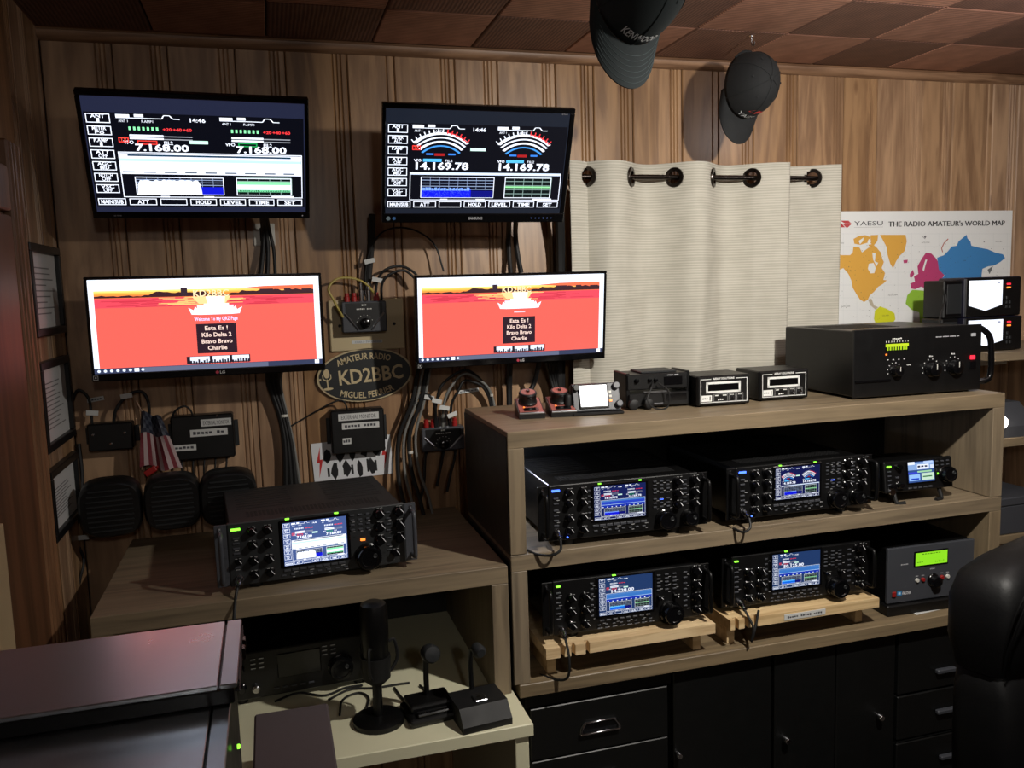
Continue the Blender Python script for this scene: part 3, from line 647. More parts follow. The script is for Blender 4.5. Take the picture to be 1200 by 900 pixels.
def big_radio(label, loc, rz, spec, kind, freq, rx=0, ear='black_metal', body='black_metal', panel='black_plastic', tone='screen', wd=.424, ht=.149, depth=.40, foot=.018, dmat=None):
    t = thing('transceiver', label, 'radio', loc, (R_(rx), 0, R_(rz)), RG); hw = wd/2
    X = lambda u: -hw+wd*u
    Z = lambda v: foot+ht*(1-v)
    bd = MB().box((-hw+.006, .012, foot+.002), (hw-.006, depth, foot+ht-.003), .002).build('case', body, t)
    # top grille: rows of slots cut look (raised ribs between dark gaps)
    mb = MB()
    for r in range(5):
        for k in range(34): mb.box((-hw+.05+k*.0098, .055+r*.011, foot+ht-.0035), (-hw+.0565+k*.0098, .061+r*.011, foot+ht-.0022))
    for r in range(9): mb.box((-hw+.03, .14+r*.026, foot+ht-.0035), (-hw+.17, .146+r*.026, foot+ht-.0022)); mb.box((hw-.17, .14+r*.026, foot+ht-.0035), (hw-.03, .146+r*.026, foot+ht-.0022))
    o = mb.build('top_vent_slots', 'rubber', bd); o['kind'] = 'stuff'
    MB().box((-hw, 0, foot), (hw, .014, foot+ht), .003, 2).build('front_panel', panel, t)
    # rack ears with handles
    for s_ in (-1, 1):
        a, b = sorted((s_*hw, s_*(hw+.029)))
        e = B('rack_ear', (a, .002, foot+.002), (b, .008, foot+ht-.002), ear, t, .001)
        xm = s_*(hw+.016)
        MB().tube([(xm, .002, foot+.02), (xm, -.026, foot+.02), (xm, -.034, foot+.035), (xm, -.034, foot+ht-.035), (xm, -.026, foot+ht-.02), (xm, .002, foot+ht-.02)], .0055, 10, 3).build('handle', ear, e, True)
        for v in (.07, .93): MB().lathe([(.004, 0), (.0035, .003)], (xm, .002, Z(v)), (0, -1, 0), 12).build('rack_screw', 'chrome', e, True)
    for sx, y in ((-1, .03), (1, .03), (-1, depth-.05), (1, depth-.05)): MB().lathe([(.016, 0), (.018, foot+.003)], (sx*(hw-.06), y, 0), (0, 0, 1), 16).build('foot', 'rubber', t, True)
    # screen
    u0, v0, u1, v1 = spec['screen']
    sz = B('screen_surround', (X(u0)-.008, -.003, Z(v1)-.006), (X(u1)+.008, .002, Z(v0)+.006), 'black_gloss', t, .002)
    c = Canvas(); ui(c, kind, freq); c.build('screen_picture', tone, sz, (X(u0), -.0032, Z(v1)), sx=wd*(u1-u0), sz=ht*(v1-v0))
    for u, v, w_, h_, m_ in spec['leds']: B('indicator', (X(u)-w_/2, -.003, Z(v)-h_/2), (X(u)+w_/2, .001, Z(v)+h_/2), m_, t, .0006)
    for u, v, r in spec['knobs']: small_knob(t, X(u), Z(v), r)
    for u, v, r, d in spec['dials']: dial(t, X(u), Z(v), r, d, name='tuning_dial' if r > .022 else 'sub_dial')
    buttons(t, [(X(u), Z(v), w_, h_) for u, v, w_, h_ in spec['btn']], 'panel_gray')
    c = Canvas(); random.seed(int(freq.replace('.', '').replace(' ', ''))+len(label))
    for u, v, r in spec['knobs']:      # printed scale ticks and captions round the knobs
        for k in range(2): c.rect(X(u)-.008+.009*k, Z(v)+r*1.5, X(u)-.002+.009*k, Z(v)+r*1.5+.0013, (150, 150, 150))
        c.line([(X(u)+r*.2, Z(v)+r*.9), (X(u)+r*1.0, Z(v)-r*.2)], .0016, (235, 235, 240))
    for u, v, w_, h_ in spec['btn'][::2]: c.rect(X(u)-w_*.3, Z(v)-.0006, X(u)+w_*.3, Z(v)+.0008, (170, 170, 172))
    c.build('printed_captions', 'print', t, (0, -.0192, 0))
    # head-phone / mic socket
    MB().lathe([(.010, 0), (.010, .006), (.007, .006), (.0065, .002)], (X(spec['mic'][0]), 0, Z(spec['mic'][1])), (0, -1, 0), 20).build('mic_socket', 'chrome', t, True)
    return t
grid = lambda us, vs, w_, h_: [(u, v, w_, h_) for u in us for v in vs]
A_ = dict(screen=(.29, .09, .635, .70), mic=(.05, .84),
    leds=[(.045, .10, .022, .0055, 'led_blue'), (.33, .045, .008, .003, 'led_green'), (.60, .045, .008, .003, 'led_green'), (.115, .95, .004, .004, 'led_blue'), (.745, .43, .010, .003, 'led_blue')],
    knobs=[(u, v, .0085) for u in (.125, .215) for v in (.14, .34, .60, .83)]+[(u, v, .0095) for u in (.85, .965) for v in (.12, .34, .55)],
    dials=[(.765, .80, .0245, .028), (.925, .80, .019, .03)],
    btn=grid((.045,), (.24, .33, .45, .54, .63, .72), .014, .0045)+grid((.70, .745, .79), (.10, .17, .24, .31), .010, .004)+grid((.70, .745, .79), (.42, .50, .57), .010, .004)+grid([.30+.046*k for k in range(8)], (.80,), .017, .0065)+grid([.30+.046*k for k in range(8)], (.89,), .010, .004)+grid((.26,), (.15, .25, .35, .45, .55, .65), .007, .004)+grid((.905,), (.12, .2, .28, .36, .44, .52), .012, .0035))
B_ = dict(screen=(.295, .09, .655, .78), mic=(.05, .88),
    leds=[(.045, .10, .022, .0055, 'led_green'), (.325, .03, .010, .0035, 'led_green'), (.60, .03, .010, .0035, 'led_green'), (.745, .52, .012, .006, 'led_orange')],
    knobs=[(u, v, .0095) for u in (.13, .215) for v in (.15, .37, .62, .84)]+[(.05, .60, .007)]+[(u, v, .0115) for u in (.845, .96) for v in (.12, .34, .56)]+[(.93, .80, .009)],
    dials=[(.77, .80, .030, .030)],
    btn=grid((.045,), (.24, .32, .40, .48, .70), .015, .0045)+grid((.69, .735, .78), (.10, .18, .26, .34), .010, .0045)+grid([.31+.044*k for k in range(8)], (.855,), .016, .0055)+grid([.29+.05*k for k in range(8)], (.93,), .010, .004)+grid((.90,), (.12, .22, .32, .42, .55, .66, .75), .012, .0035))
C_ = dict(screen=(.30, .05, .665, .74), mic=(.055, .90),
    leds=[(.035, .10, .012, .004, 'led_green'), (.405, .015, .010, .003, 'led_green')],
    knobs=[(u, v, .0095) for u in (.115, .205) for v in (.33, .58, .84)]+[(.965, .10, .0115), (.965, .36, .010), (.965, .60, .011), (.965, .84, .009), (.71, .53, .005), (.82, .53, .005)],
    dials=[(.785, .82, .0275, .036)],
    btn=grid((.035,), (.22, .31, .40, .50, .60, .70), .014, .0045)+grid((.255,), (.12, .22, .32, .42, .52, .62, .72), .009, .005)+grid((.71, .765, .82), (.12, .19, .26, .33, .40), .011, .004)+grid([.32+.045*k for k in range(8)], (.83,), .013, .0045)+grid([.30+.05*k for k in range(8)], (.91, .97), .009, .0035)+grid((.895,), (.12, .22, .33, .44, .55, .66, .76), .012, .004))
rA = big_radio('large dark grey transceiver alone on the left desk with white glowing screen', (.091, 2.075, LZ), 4.5, B_, 'bright_small', '7.168.00', ear='panel_gray', body='charcoal', panel='charcoal', tone='screen_bright', wd=.43, ht=.155, foot=.012, depth=.37)
rB = big_radio('black transceiver on the upper shelf at the left, lit blue power button', (.882, 2.018, ZJ), -1.5, A_, 'dual', '14.169.78')
rC = big_radio('black transceiver in the middle of the upper shelf, screen with two small meters', (1.426, 2.022, ZJ), 1.0, A_, 'meter_small', '14.169.78')
SZ = CZ-.937
rD = big_radio('black transceiver on the longer-notched pale stand, lower shelf at the left', (.888, 2.022, SZ), -1.5, C_, 'single', '14.228.00', foot=.014)
rE = big_radio('black transceiver on the lower shelf beside the green-lit tuner', (1.425, 2.034, SZ-.002), -2.0, C_, 'single', '50.125.00', foot=.014)

# pale wooden stands with notched fronts
def stand(label, cx, y, z, hw, notches, sign):
    t = thing('radio_stand', label, 'stand', (cx, y, ZD), group='notched wooden radio stands'); h = z-ZD
    poly = [(-hw, 0)]
    for n in notches: poly += [(n-.006, 0), (n-.006, .02), (n+.006, .02), (n+.006, 0)]
    poly += [(hw, 0), (hw, .36), (-hw, .36)]
    MB().prism(poly, h-.028, h, 'xy').build('board', 'light_wood', t)
    for s_ in (-1, 1): B('side_rail', (s_*(hw-.03)-.012, .05, 0), (s_*(hw-.03)+.012, .34, h-.028), 'light_wood', t, .001)
    if sign:
        B('sign_plate', (-.075, -.002, h-.023), (.06, 0, h-.006), 'paper', t)
        c = Canvas(); c.scrawl(-.0075, h-.019, .008, (60, 60, 66), .115, 'c'); c.build('sign_lettering', 'print', t, (0, -.0022, 0))
stand('pale notched wooden stand without a sign under the lower left radio', .885, 1.985, SZ, .245, (-.20, -.17, -.13), False)
stand('pale notched wooden stand bearing a small white sign strip', 1.425, 1.990, SZ-.002, .245, (-.225, -.195, -.165), True)

# small radio on the upper shelf
t = thing('compact_transceiver', 'compact black transceiver at the right end of the upper shelf', 'radio', (1.853, 2.04, ZJ), (R_(-7), 0, R_(-1)))
hw, h0, h1 = .122, .036, .130
MB().box((-hw+.004, .01, h0+.002), (hw-.004, .22, h1-.002), .003).build('case', 'black_metal', t)
MB().box((-hw, 0, h0), (hw, .014, h1), .004, 2).build('front_panel', 'black_plastic', t)
for s_ in (-1, 1):
    MB().tube([(s_*.08, .015, h0+.002), (s_*.08, .005, .004), (s_*.055, .0, .003)], .006, 8, 3).build('front_leg', 'rubber', t, True)
    MB().lathe([(.009, -.022), (.010, h0+.004)], (s_*.09, .19, 0), (0, 0, 1), 12).build('foot', 'rubber', t, True)
sr = B('screen_surround', (-.045, -.003, h0+.020), (.078-.02, .002, h1-.006), 'black_gloss', t, .002)
c = Canvas(); c.rect(0, 0, 1, 1, (54, 84, 140)); c.rect(0, .6, 1, .96, (150, 180, 220)); c.rect(.35, .62, .8, .85, WH); c.scrawl(.57, .68, .13, (20, 30, 60), .4, 'c'); c.rect(0, .86, .26, 1, WH); c.rect(.6, .9, .96, .99, (200, 220, 250)); c.rect(.0, .44, .5, .5, (60, 70, 210)); c.rect(.35, .46, .9, .54, (170, 220, 160)); c.rect(.02, .08, .44, .38, (160, 200, 250)); c.rect(.1, .12, .4, .2, (30, 70, 200)); c.rect(.5, .08, .98, .42, (210, 235, 200)); c.rect(.55, .22, .9, .28, (60, 120, 70)); c.rect(.85, .62, .98, .8, (230, 236, 250))
c.build('screen_picture', 'screen', sr, (-.040, -.0034, h0+.025), sx=.093, sz=.062)
B('indicator', (-.112, -.003, h1-.018), (-.098, .001, h1-.013), 'led_green', t); B('indicator', (.066, -.003, h0+.042), (.071, .001, h0+.047), 'led_green', t)
for x, z, r in ((-.075, h1-.018, .008), (-.075, h0+.022, .009), (-.10, h0+.018, .007)): small_knob(t, x, z, r)
dial(t, .092, h0+.042, .022, .03)
buttons(t, [(-.105, h1-.03-.013*k, .012, .004) for k in range(4)]+[(-.078, h0+.045, .012, .005)]+[(.065+.02*i, h1-.012-.012*j, .010, .004) for i in range(3) for j in range(2)]+[(-.035+.018*k, h0+.009, .013, .005) for k in range(5)], 'panel_gray')
MB().lathe([(.010, 0), (.010, .006), (.007, .006)], (-.10, 0, h0+.004), (0, -1, 0), 16).build('mic_socket', 'chrome', t, True)

# antenna tuner with green display
t = thing('antenna_tuner', 'dark grey antenna tuner with bright green display, on a black plinth', 'tuner', (1.908, 2.045, ZD), (0, 0, R_(-2)))
B('plinth', (-.165, -.012, 0), (.158, .30, .034), 'black_plastic', t, .004)
B('case', (-.155, .012, .036), (.150, .32, .206), 'black_metal', t, .003); fp = B('front_panel', (-.158, 0, .036), (.152, .012, .208), 'panel_gray', t, .002)
sr = B('display_surround', (-.068, -.003, .142), (.054, .002, .190), 'black_gloss', fp, .001)
c = Canvas(); c.rect(0, 0, 1, 1, (150, 230, 34))
random.seed(4)
c.scrawl(.5, .82, .10, (70, 120, 10), .6, 'c'); [c.rect(.62+.05*k, .12, .645+.05*k, .2+.2*random.random(), (110, 180, 20)) for k in range(6)]
c.scrawl(.05, .2, .12, (90, 150, 16), .2, 'l'); c.build('display_picture', 'screen', sr, (-.064, -.0034, .146), sx=.114, sz=.040)
MB().lathe([(.022, 0), (.020, .004), (.017, .006), (.016, .022), (.013, .024)], (.004, 0, .093), (0, -1, 0), 28).build('tuning_knob', 'black_gloss', t, True)
for x, m_ in ((-.055, 'white_plastic'), (-.034, 'red_plastic'), (.034, 'red_plastic'), (.055, 'white_plastic')): MB().lathe([(.0065, 0), (.0065, .004), (.005, .006)], (x, 0, .100), (0, -1, 0), 16).build('push_button', m_, t, True)
B('power_switch', (-.143, -.005, .056), (-.130, 0, .074), 'red_plastic', t, .002)
c = Canvas(); c.rect(-.124, .058, -.108, .073, (40, 130, 190)); c.rect(-.120, .062, -.112, .069, (200, 225, 240)); c.text(-.092, .060, 'PALSTAR', .010, (225, 225, 230), 'c', .030, .02, slant=.2)
c.text(.104, .070, 'HF-AUTO', .015, (190, 190, 195), 'c', .045); c.scrawl(.113, .096, .005, (160, 160, 165), .022, 'c'); c.scrawl(.115, .108, .005, (160, 160, 165), .016, 'c'); c.scrawl(-.10, .152, .005, (190, 190, 195), .026, 'c'); c.scrawl(.0, .128, .005, (190, 190, 195), .018, 'c')
for x in (-.055, -.034, .034, .055): c.rect(x-.005, .112, x+.005, .114, (190, 190, 195))
c.build('panel_lettering', 'print', fp, (0, -.0004, 0))
q = atZ(1090, 716, ZD); t = tag(MB().box((-.062, -.006, 0), (.062, .006, .002), .0005).build('paper_strip', 'paper', None, loc=(q.x, q.y, ZD), rot=(0, 0, R_(6))), 'thin white paper strip on the desk before the tuner', 'paper strip')

# ================================================================ ON TOP OF THE SHELF UNIT
t = thing('power_amplifier', 'big black linear amplifier on the shelf top with three knobs', 'amplifier', (1.862, 2.072, ZT), (0, 0, R_(-1.5)))
hw, hh = .225, .206
B('case', (-hw+.003, .008, .008), (hw-.003, .36, hh-.004), 'black_metal', t, .003); fp = B('front_panel', (-hw, 0, .006), (hw, .010, hh), 'black_plastic', t, .002)
B('lower_trim', (-hw+.004, -.004, .050), (-.10, 0, .056), 'black_gloss', fp)
for sx, y in ((-1, .03), (1, .03), (-1, .32), (1, .32)): MB().lathe([(.014, 0), (.014, .009)], (sx*.19, y, 0), (0, 0, 1), 14).build('foot', 'rubber', t)
mb = MB()
for k in range(16): mb.box((-.19+.014*k, .12, hh-.0045), (-.182+.014*k, .30, hh-.0032))
o = mb.build('top_vent_slots', 'rubber', t); o['kind'] = 'stuff'
c = Canvas(); c.rect(0, 0, 1, 1, (6, 8, 4)); c.rect(.0, .55, 1, .95, (215, 235, 40)); [c.rect(.06+.115*k, .1, .13+.115*k, .6, (190, 225, 30)) for k in range(8)]
c.build('bar_meter', 'screen', fp, (-.118, -.001, .139), sx=.08, sz=.022)
for x, z, r in ((-.085, .080, .016), (.043, .078, .022), (.122, .081, .022)):
    o = MB().lathe([(r*1.1, 0), (r*1.1, .003), (r, .004), (r*.9, .024), (r*.78, .026)], (x, 0, z), (0, -1, 0), 26).build('control_knob', 'black_gloss', t, True)
    MB().box((x-.001, -.0272, z), (x+.001, -.0258, z+r*.8)).build('pointer', 'white_plastic', o)
B('power_lamp', (.183, -.004, .100), (.200, 0, .112), 'led_red', t, .001); B('power_switch', (.180, -.005, .070), (.204, 0, .096), 'black_gloss', t, .002)
B('indicator', (-.117, -.002, .127), (-.113, 0, .131), 'led_orange', t)
c = Canvas(); c.scrawl(-.078, .172, .006, (220, 220, 215), .034, 'c'); [c.rect(-.117+.0095*k, .164, -.115+.0095*k, .169, (220, 220, 215)) for k in range(9)]
c.build('meter_lettering', 'print', fp, (0, -.0004, 0)); c = Canvas()
[c.rect(-.112+.019*k, .112, -.106+.019*k, .1145, (200, 200, 200)) for k in range(4)]
c.scrawl(.10, .171, .005, (190, 190, 195), .085, 'c'); c.rect(.184, .170, .202, .180, (170, 172, 176)); c.scrawl(-.035, .092, .005, (210, 210, 210), .016, 'c')
c.build('title_lettering', 'print', fp, (0, -.0004, 0)); c = Canvas()
for (x, z, r) in ((-.085, .080, .024), (.043, .078, .030), (.122, .081, .030)):
    c = Canvas()
    for a in range(-40, 230, 30): c.rect(x+r*math.cos(R_(a))-.0016, z+r*math.sin(R_(a))-.0012, x+r*math.cos(R_(a))+.0016, z+r*math.sin(R_(a))+.0012, (215, 215, 215))
    c.build('knob_scale', 'print', fp, (0, -.0004, 0))
c = Canvas()
c.scrawl(.043, .114, .006, (215, 215, 215), .014, 'c'); c.scrawl(.122, .117, .006, (215, 215, 215), .014, 'c')
c.build('panel_lettering', 'print', fp, (0, -.0004, 0))
MB().tube([(hw-.004, .03, .196), (hw+.018, .02, .190), (hw+.040, .012, .165), (hw+.046, .010, .12), (hw+.046, .010, .05), (hw+.03, .012, .03), (hw-.004, .03, .026)], .009, 10, 5).build('side_handle', 'black_gloss', t, True)

def watt_meter(label, loc, rz):
    t = thing('power_meter', label, 'meter', loc, (0, 0, R_(rz)), 'twin display meters on the shelf top'); hw, h = .083, .090
    B('case', (-hw, .003, .004), (hw, .14, h), 'black_metal', t, .003); fp = B('front_panel', (-hw+.004, 0, .007), (hw-.004, .004, h-.003), 'black_plastic', t, .001)
    c = Canvas(); W_ = (225, 226, 224)
    c.frame(-.073, .012, .073, .081, .0018, W_); c.rect(-.04, .078, .038, .084, (20, 20, 22)); c.text(-.001, .0785, 'ARRAY SOLUTIONS', .0058, W_, 'c', .066, .03)
    c.frame(-.056, .040, .052, .072, .0065, W_); c.rect(-.0495, .0465, .0455, .0655, (14, 14, 16)); c.rect(-.070, .016, -.038, .034, W_); c.scrawl(-.058, .022, .006, (40, 40, 44), .018, 'c'); c.rect(-.045, .019, -.042, .031, (40, 40, 44))
    c.frame(-.032, .014, .012, .037, .0008, (170, 170, 170)); c.rect(-.028, .031, -.018, .034, W_); c.rect(-.004, .031, .008, .034, W_); c.scrawl(-.01, .017, .007, W_, .018, 'c')
    for x in (.026, .050): c.frame(x-.010, .014, x+.010, .037, .0008, (170, 170, 170)); c.scrawl(x, .031, .0042, W_, .011, 'c')
    c.build('panel_lettering', 'print', fp, (0, -.0004, 0))
    B('display_window', (-.0495, -.0012, .0465), (.0455, .001, .0655), 'black_gloss', fp)
    for x in (.026, .050): MB().cyl((x, .001, .023), (x+.001, -.009, .026), .0028, .0035, 10).build('toggle', 'chrome', t, True)
    for sx in (-1, 1):
        for y in (.02, .12): MB().lathe([(.006, 0), (.006, .005)], (sx*.07, y, 0), (0, 0, 1), 10).build('foot', 'rubber', t)
watt_meter('left one of the two white-outlined meters on the shelf top', (1.252, 2.148, ZT), -4)
watt_meter('right one of the two white-outlined meters, next to the big amplifier', (1.468, 2.172, ZT), -2)

# two-tier black unit
q = atZ(775, 482, ZT)
t = thing('twin_deck_unit', 'black two-deck control unit with a looped lead on the shelf top', 'control unit', (1.075, 2.20, ZT), (0, 0, R_(-4)))
B('lower_deck', (-.095, 0, .006), (.09, .12, .045), 'black_plastic', t, .003); B('upper_deck', (-.098, .004, .055), (.088, .12, .100), 'black_plastic', t, .003)
for s_ in (-1, 1): B('side_cheek', (s_*.092-.008, .008, .004), (s_*.092+.004, .118, .104), 'black_metal', t, .002)
B('lid_plate', (-.05, .02, .100), (.06, .11, .106), 'charcoal', t, .002)
B('dark_slot', (.02, -.001, .020), (.082, .001, .040), 'black_gloss', t); B('display_window', (.014, .002, .066), (.070, .005, .090), 'black_gloss', t)
for x in (-.03, -.012): small_knob(t, x, .082, .005, .010, .004)
small_knob(t, -.07, .082, .006, .010, .004)
B('bright_edge', (-.05, -.002, .046), (.02, .004, .051), 'aluminium', t)
for x in (-.085, -.04): MB().lathe([(.015, 0), (.015, .012), (.012, .014)], (x, -.004, .016), (0, -1, 0), 18).build('rubber_knob', 'rubber', t, True)
MB().tube([(-.02, .002, .078), (-.035, -.02, .06), (-.05, -.03, .03), (-.03, -.035, .006), (.01, -.03, .006), (.016, -.025, .05), (-.008, -.01, .074)], .0022, 6, 6).build('lead', 'rubber', t, True)
c = Canvas(); c.scrawl(.042, .0925, .004, (200, 200, 205), .035, 'c'); c.scrawl(.06, .012, .004, (170, 170, 175), .02, 'c'); c.build('panel_lettering', 'print', t, (0, .003, 0)); c = Canvas(); c.rect(-.04, .014, .01, .0155, (140, 140, 145))
c.build('panel_lettering', 'print', t, (0, .0, 0))

# bright white display on a small black stand
q = atZ(703, 486, ZT)
t = thing('display_unit', 'small tilted gadget with a glaring white screen on the shelf top', 'display', (q.x, q.y+.01, ZT), (0, 0, R_(-6)))
B('base', (-.078, -.02, 0), (.070, .05, .008), 'black_plastic', t, .003)
TM = Matrix.Translation((0, .0, .008)) @ Matrix.Rotation(R_(-18), 4, 'X')
def tb_(name, a, b, mat, bev=.002, par=None): return MB().box(a, b, bev, 2, TM).build(name, mat, par or t)
tb_('body', (-.072, .002, 0), (.068, .03, .082), 'black_plastic', .004); tb_('face_plate', (-.070, -.002, .002), (.066, .003, .080), 'panel_gray', .002)
tb_('screen_surround', (-.054, -.006, .008), (.032, -.001, .078), 'black_gloss', .004); tb_('screen', (-.050, -.008, .014), (.028, -.005, .074), 'lamp_white', .003)
for x, z in ((-.060, .068), (.056, .070), (.060, .018)): MB().lathe([(.010, 0), (.010, .012), (.008, .014)], (x, -.002, z), (0, -1, 0), 18).xf(TM).build('knob', 'panel_gray' if x > 0 else 'black_gloss', t, True)
for k in range(3): tb_('button', (.034, -.004, .026+.012*k), (.042, -.001, .033+.012*k), 'led_orange' if k == 0 else 'white_plastic', .0008)
B('lamp_hood', (-.092, .01, .0), (-.072, .05, .06), 'rubber', t, .009, 3, True)

# two wedge keyers with round knobs
def keyer(label, px, py):
    q = atZ(px, py, ZT); t = thing('keyer', label, 'keyer', (q.x, q.y, ZT), (0, 0, R_(-9)), 'black and red keyers')
    w_ = .036
    MB().prism([(-.045, 0), (.055, 0), (.055, .045), (-.045, .014)], -w_, w_, 'yz').build('wedge_body', 'black_plastic', t)
    sl = math.atan2(.031, .1); TM = Matrix.Translation((0, -.045, .0145)) @ Matrix.Rotation(sl, 4, 'X')
    p_ = MB().box((-w_+.003, .004, 0), (w_-.003, .101, .002), .0006, 1, TM).build('red_top_plate', 'red_panel', t)
    MB().box((-w_+.001, -.001, -.002), (w_-.001, .006, .003), .001, 1, TM).build('front_edge', 'aluminium', t)
    MB().box((-.02, .012, .002), (.022, .030, .0045), .0008, 1, TM).build('label_plate', 'black_gloss', p_)
    k = MB().lathe([(.026, 0), (.027, .006), (.024, .010), (.024, .026), (.026, .030), (.024, .034)], (-.003, .066, .002), (0, 0, 1), 28).xf(TM).build('round_knob', 'black_plastic', t, True)
    MB().lathe([(.020, 0), (.020, .002)], (-.003, .066, .0345), (0, 0, 1), 24).xf(TM).build('knob_cap', 'red_panel', k); MB().lathe([(.005, 0), (.005, .006)], (-.003, .066, .036), (0, 0, 1), 12).xf(TM).build('screw', 'dark_metal', k, True)
    MB().lathe([(.0025, 0), (.0025, .002)], (-.018, .034, .003), (0, 0, 1), 10).xf(TM).build('lamp', 'led_orange', t)
keyer('left one of two black and red wedge keyers on the shelf top', 621, 488)
keyer('right one of two black and red wedge keyers, beside the glaring screen', 658, 486)

# ================================================================ RIGHT RACK CONTENTS
def cross_meter(label, px0, px1, py0, py1, Y, zb):
    a = atY(px0, py0, Y); b = atY(px1, py1, Y); cx = (a.x+b.x)/2; hw = (b.x-a.x)/2; h = a.z-b.z
    t = thing('swr_meter', label, 'meter', (cx, Y, zb), (0, 0, R_(-2)), 'stacked lit meters'); h = (a.z-zb)
    B('case', (-hw, .004, .002), (hw, .13, h-.002), 'navy_plastic', t, .004); fp = B('front_panel', (-hw+.003, 0, .004), (hw-.003, .005, h-.004), 'black_plastic', t, .002)
    x1 = hw*.30
    pts = [(-hw+.014, h*.30), (-hw+.014+(x1+hw-.014)*.5, h*.16), (x1, h*.30), (x1, h-.012), (-hw+.014, h-.012)]
    c = Canvas(); c.poly(pts, (255, 255, 255)); c.rect(x1-.022, h-.024, x1-.010, h-.018, (150, 150, 160)); c.line([(-.06, h*.62), (-.02, h*.68), (.01, h*.66)], .0012, (170, 170, 185)); c.build('lit_dial', 'screen_bright', fp, (0, -.001, 0))
    for k in range(2): B('indicator', (x1+.018, -.003, h*.70+.012*k), (x1+.032, 0, h*.70+.005+.012*k), 'led_red' if k else 'led_orange', t)
    for k in range(5): B('button', (x1+.014+.014*(k % 2), -.004, h*.2+.016*(k//2)), (x1+.022+.014*(k % 2), 0, h*.2+.010+.016*(k//2)), 'charcoal', t, .001)
    for s_ in (-1, 1): B('foot', (s_*hw*.8-.008, .01, 0), (s_*hw*.8+.008, .12, .004), 'rubber', t)
    return t, h
zr = CZ-.275
p0 = atY(1150, 372, 2.34); ztop = p0.z
cross_meter('lower one of the two stacked lit meters behind the amplifier', 1132, 1196, 372, 413, 2.34, zr)
cross_meter('upper one of the two stacked lit meters, before the world map', 1133, 1195, 325, 372, 2.34, ztop)
# side speaker left of the upper meter
a = atY(1107, 329, 2.36); b = atY(1138, 372, 2.36)
t = thing('small_speaker', 'small square dark speaker left of the upper lit meter', 'speaker', ((a.x+b.x)/2, 2.36, ztop)); hw = (b.x-a.x)/2-.002; h = a.z-ztop
B('case', (-hw, .003, 0), (hw, .10, h), 'black_plastic', t, .004); B('grille', (-hw+.010, 0, .014), (hw-.008, .004, h-.012), 'charcoal', t, .002)
B('rim', (-hw+.005, .001, .008), (hw-.004, .0035, h-.006), 'black_gloss', t, .001)
a = atY(1105, 374, 2.36)
t = thing('small_speaker', 'black box under the small square speaker, mostly behind the amplifier', 'speaker', (a.x+.035, 2.36, zr)); B('case', (-.036, .003, 0), (.034, .10, ztop-zr-.001), 'black_plastic', t, .004); B('grille', (-.028, 0, .01), (.026, .004, ztop-zr-.012), 'charcoal', t, .002)
B('stub_shelf', (-.07, .0, -.03), (.08, .12, 0), 'laminate', t)
# grey keypad device and boxes on the rack
z_ = CZ-.575; a = atY(1178, 476, 2.29)
t = thing('phone_console', 'dark grey sloping console with keys on the right rack', 'console', (2.30, 2.29, z_)); h = a.z-z_
MB().prism([(0, 0), (.16, 0), (.16, h), (.07, h), (0, h*.35)], -.085, .26, 'yz').build('body', 'panel_gray', t)
sl = Matrix.Translation((0, 0, h*.35)) @ Matrix.Rotation(math.atan2(h*.65, .07), 4, 'X')
o = MB()
for i in range(5):
    for j in range(4): o.box((-.06+.03*i, .012+.022*j, 0), (-.04+.03*i, .024+.022*j, .004), .001, 1, sl)
o = o.build('key_rows', 'charcoal', t); o['kind'] = 'stuff'
MB().box((-.06, .10, 0), (.02, .115, .002), .0005, 1, sl).build('label_strip', 'paper', t)
q = atY(1176, 495, 2.26); tag(MB().lathe([(.002, 0), (.018, .004), (.024, .016), (.024, .03), (.012, .045), (.012, .06)], (0, 0, 0), (0, 1, 0), 20).build('lamp_bulb', 'bulb', None, True, loc=(q.x-.004, 2.25, q.z)), 'glowing round bulb peeping past the shelf unit edge', 'bulb')
z_ = CZ-.92; a = atY(1180, 583, 2.29)
t = thing('grey_box', 'plain grey equipment box low on the right rack', 'box', (2.42, 2.285, z_)); B('body', (-.22, 0, 0), (.2, .28, a.z-z_-.03), 'panel_gray', t, .004); B('lid', (-.222, -.003, a.z-z_-.03), (.202, .283, a.z-z_), 'panel_gray', t, .004)

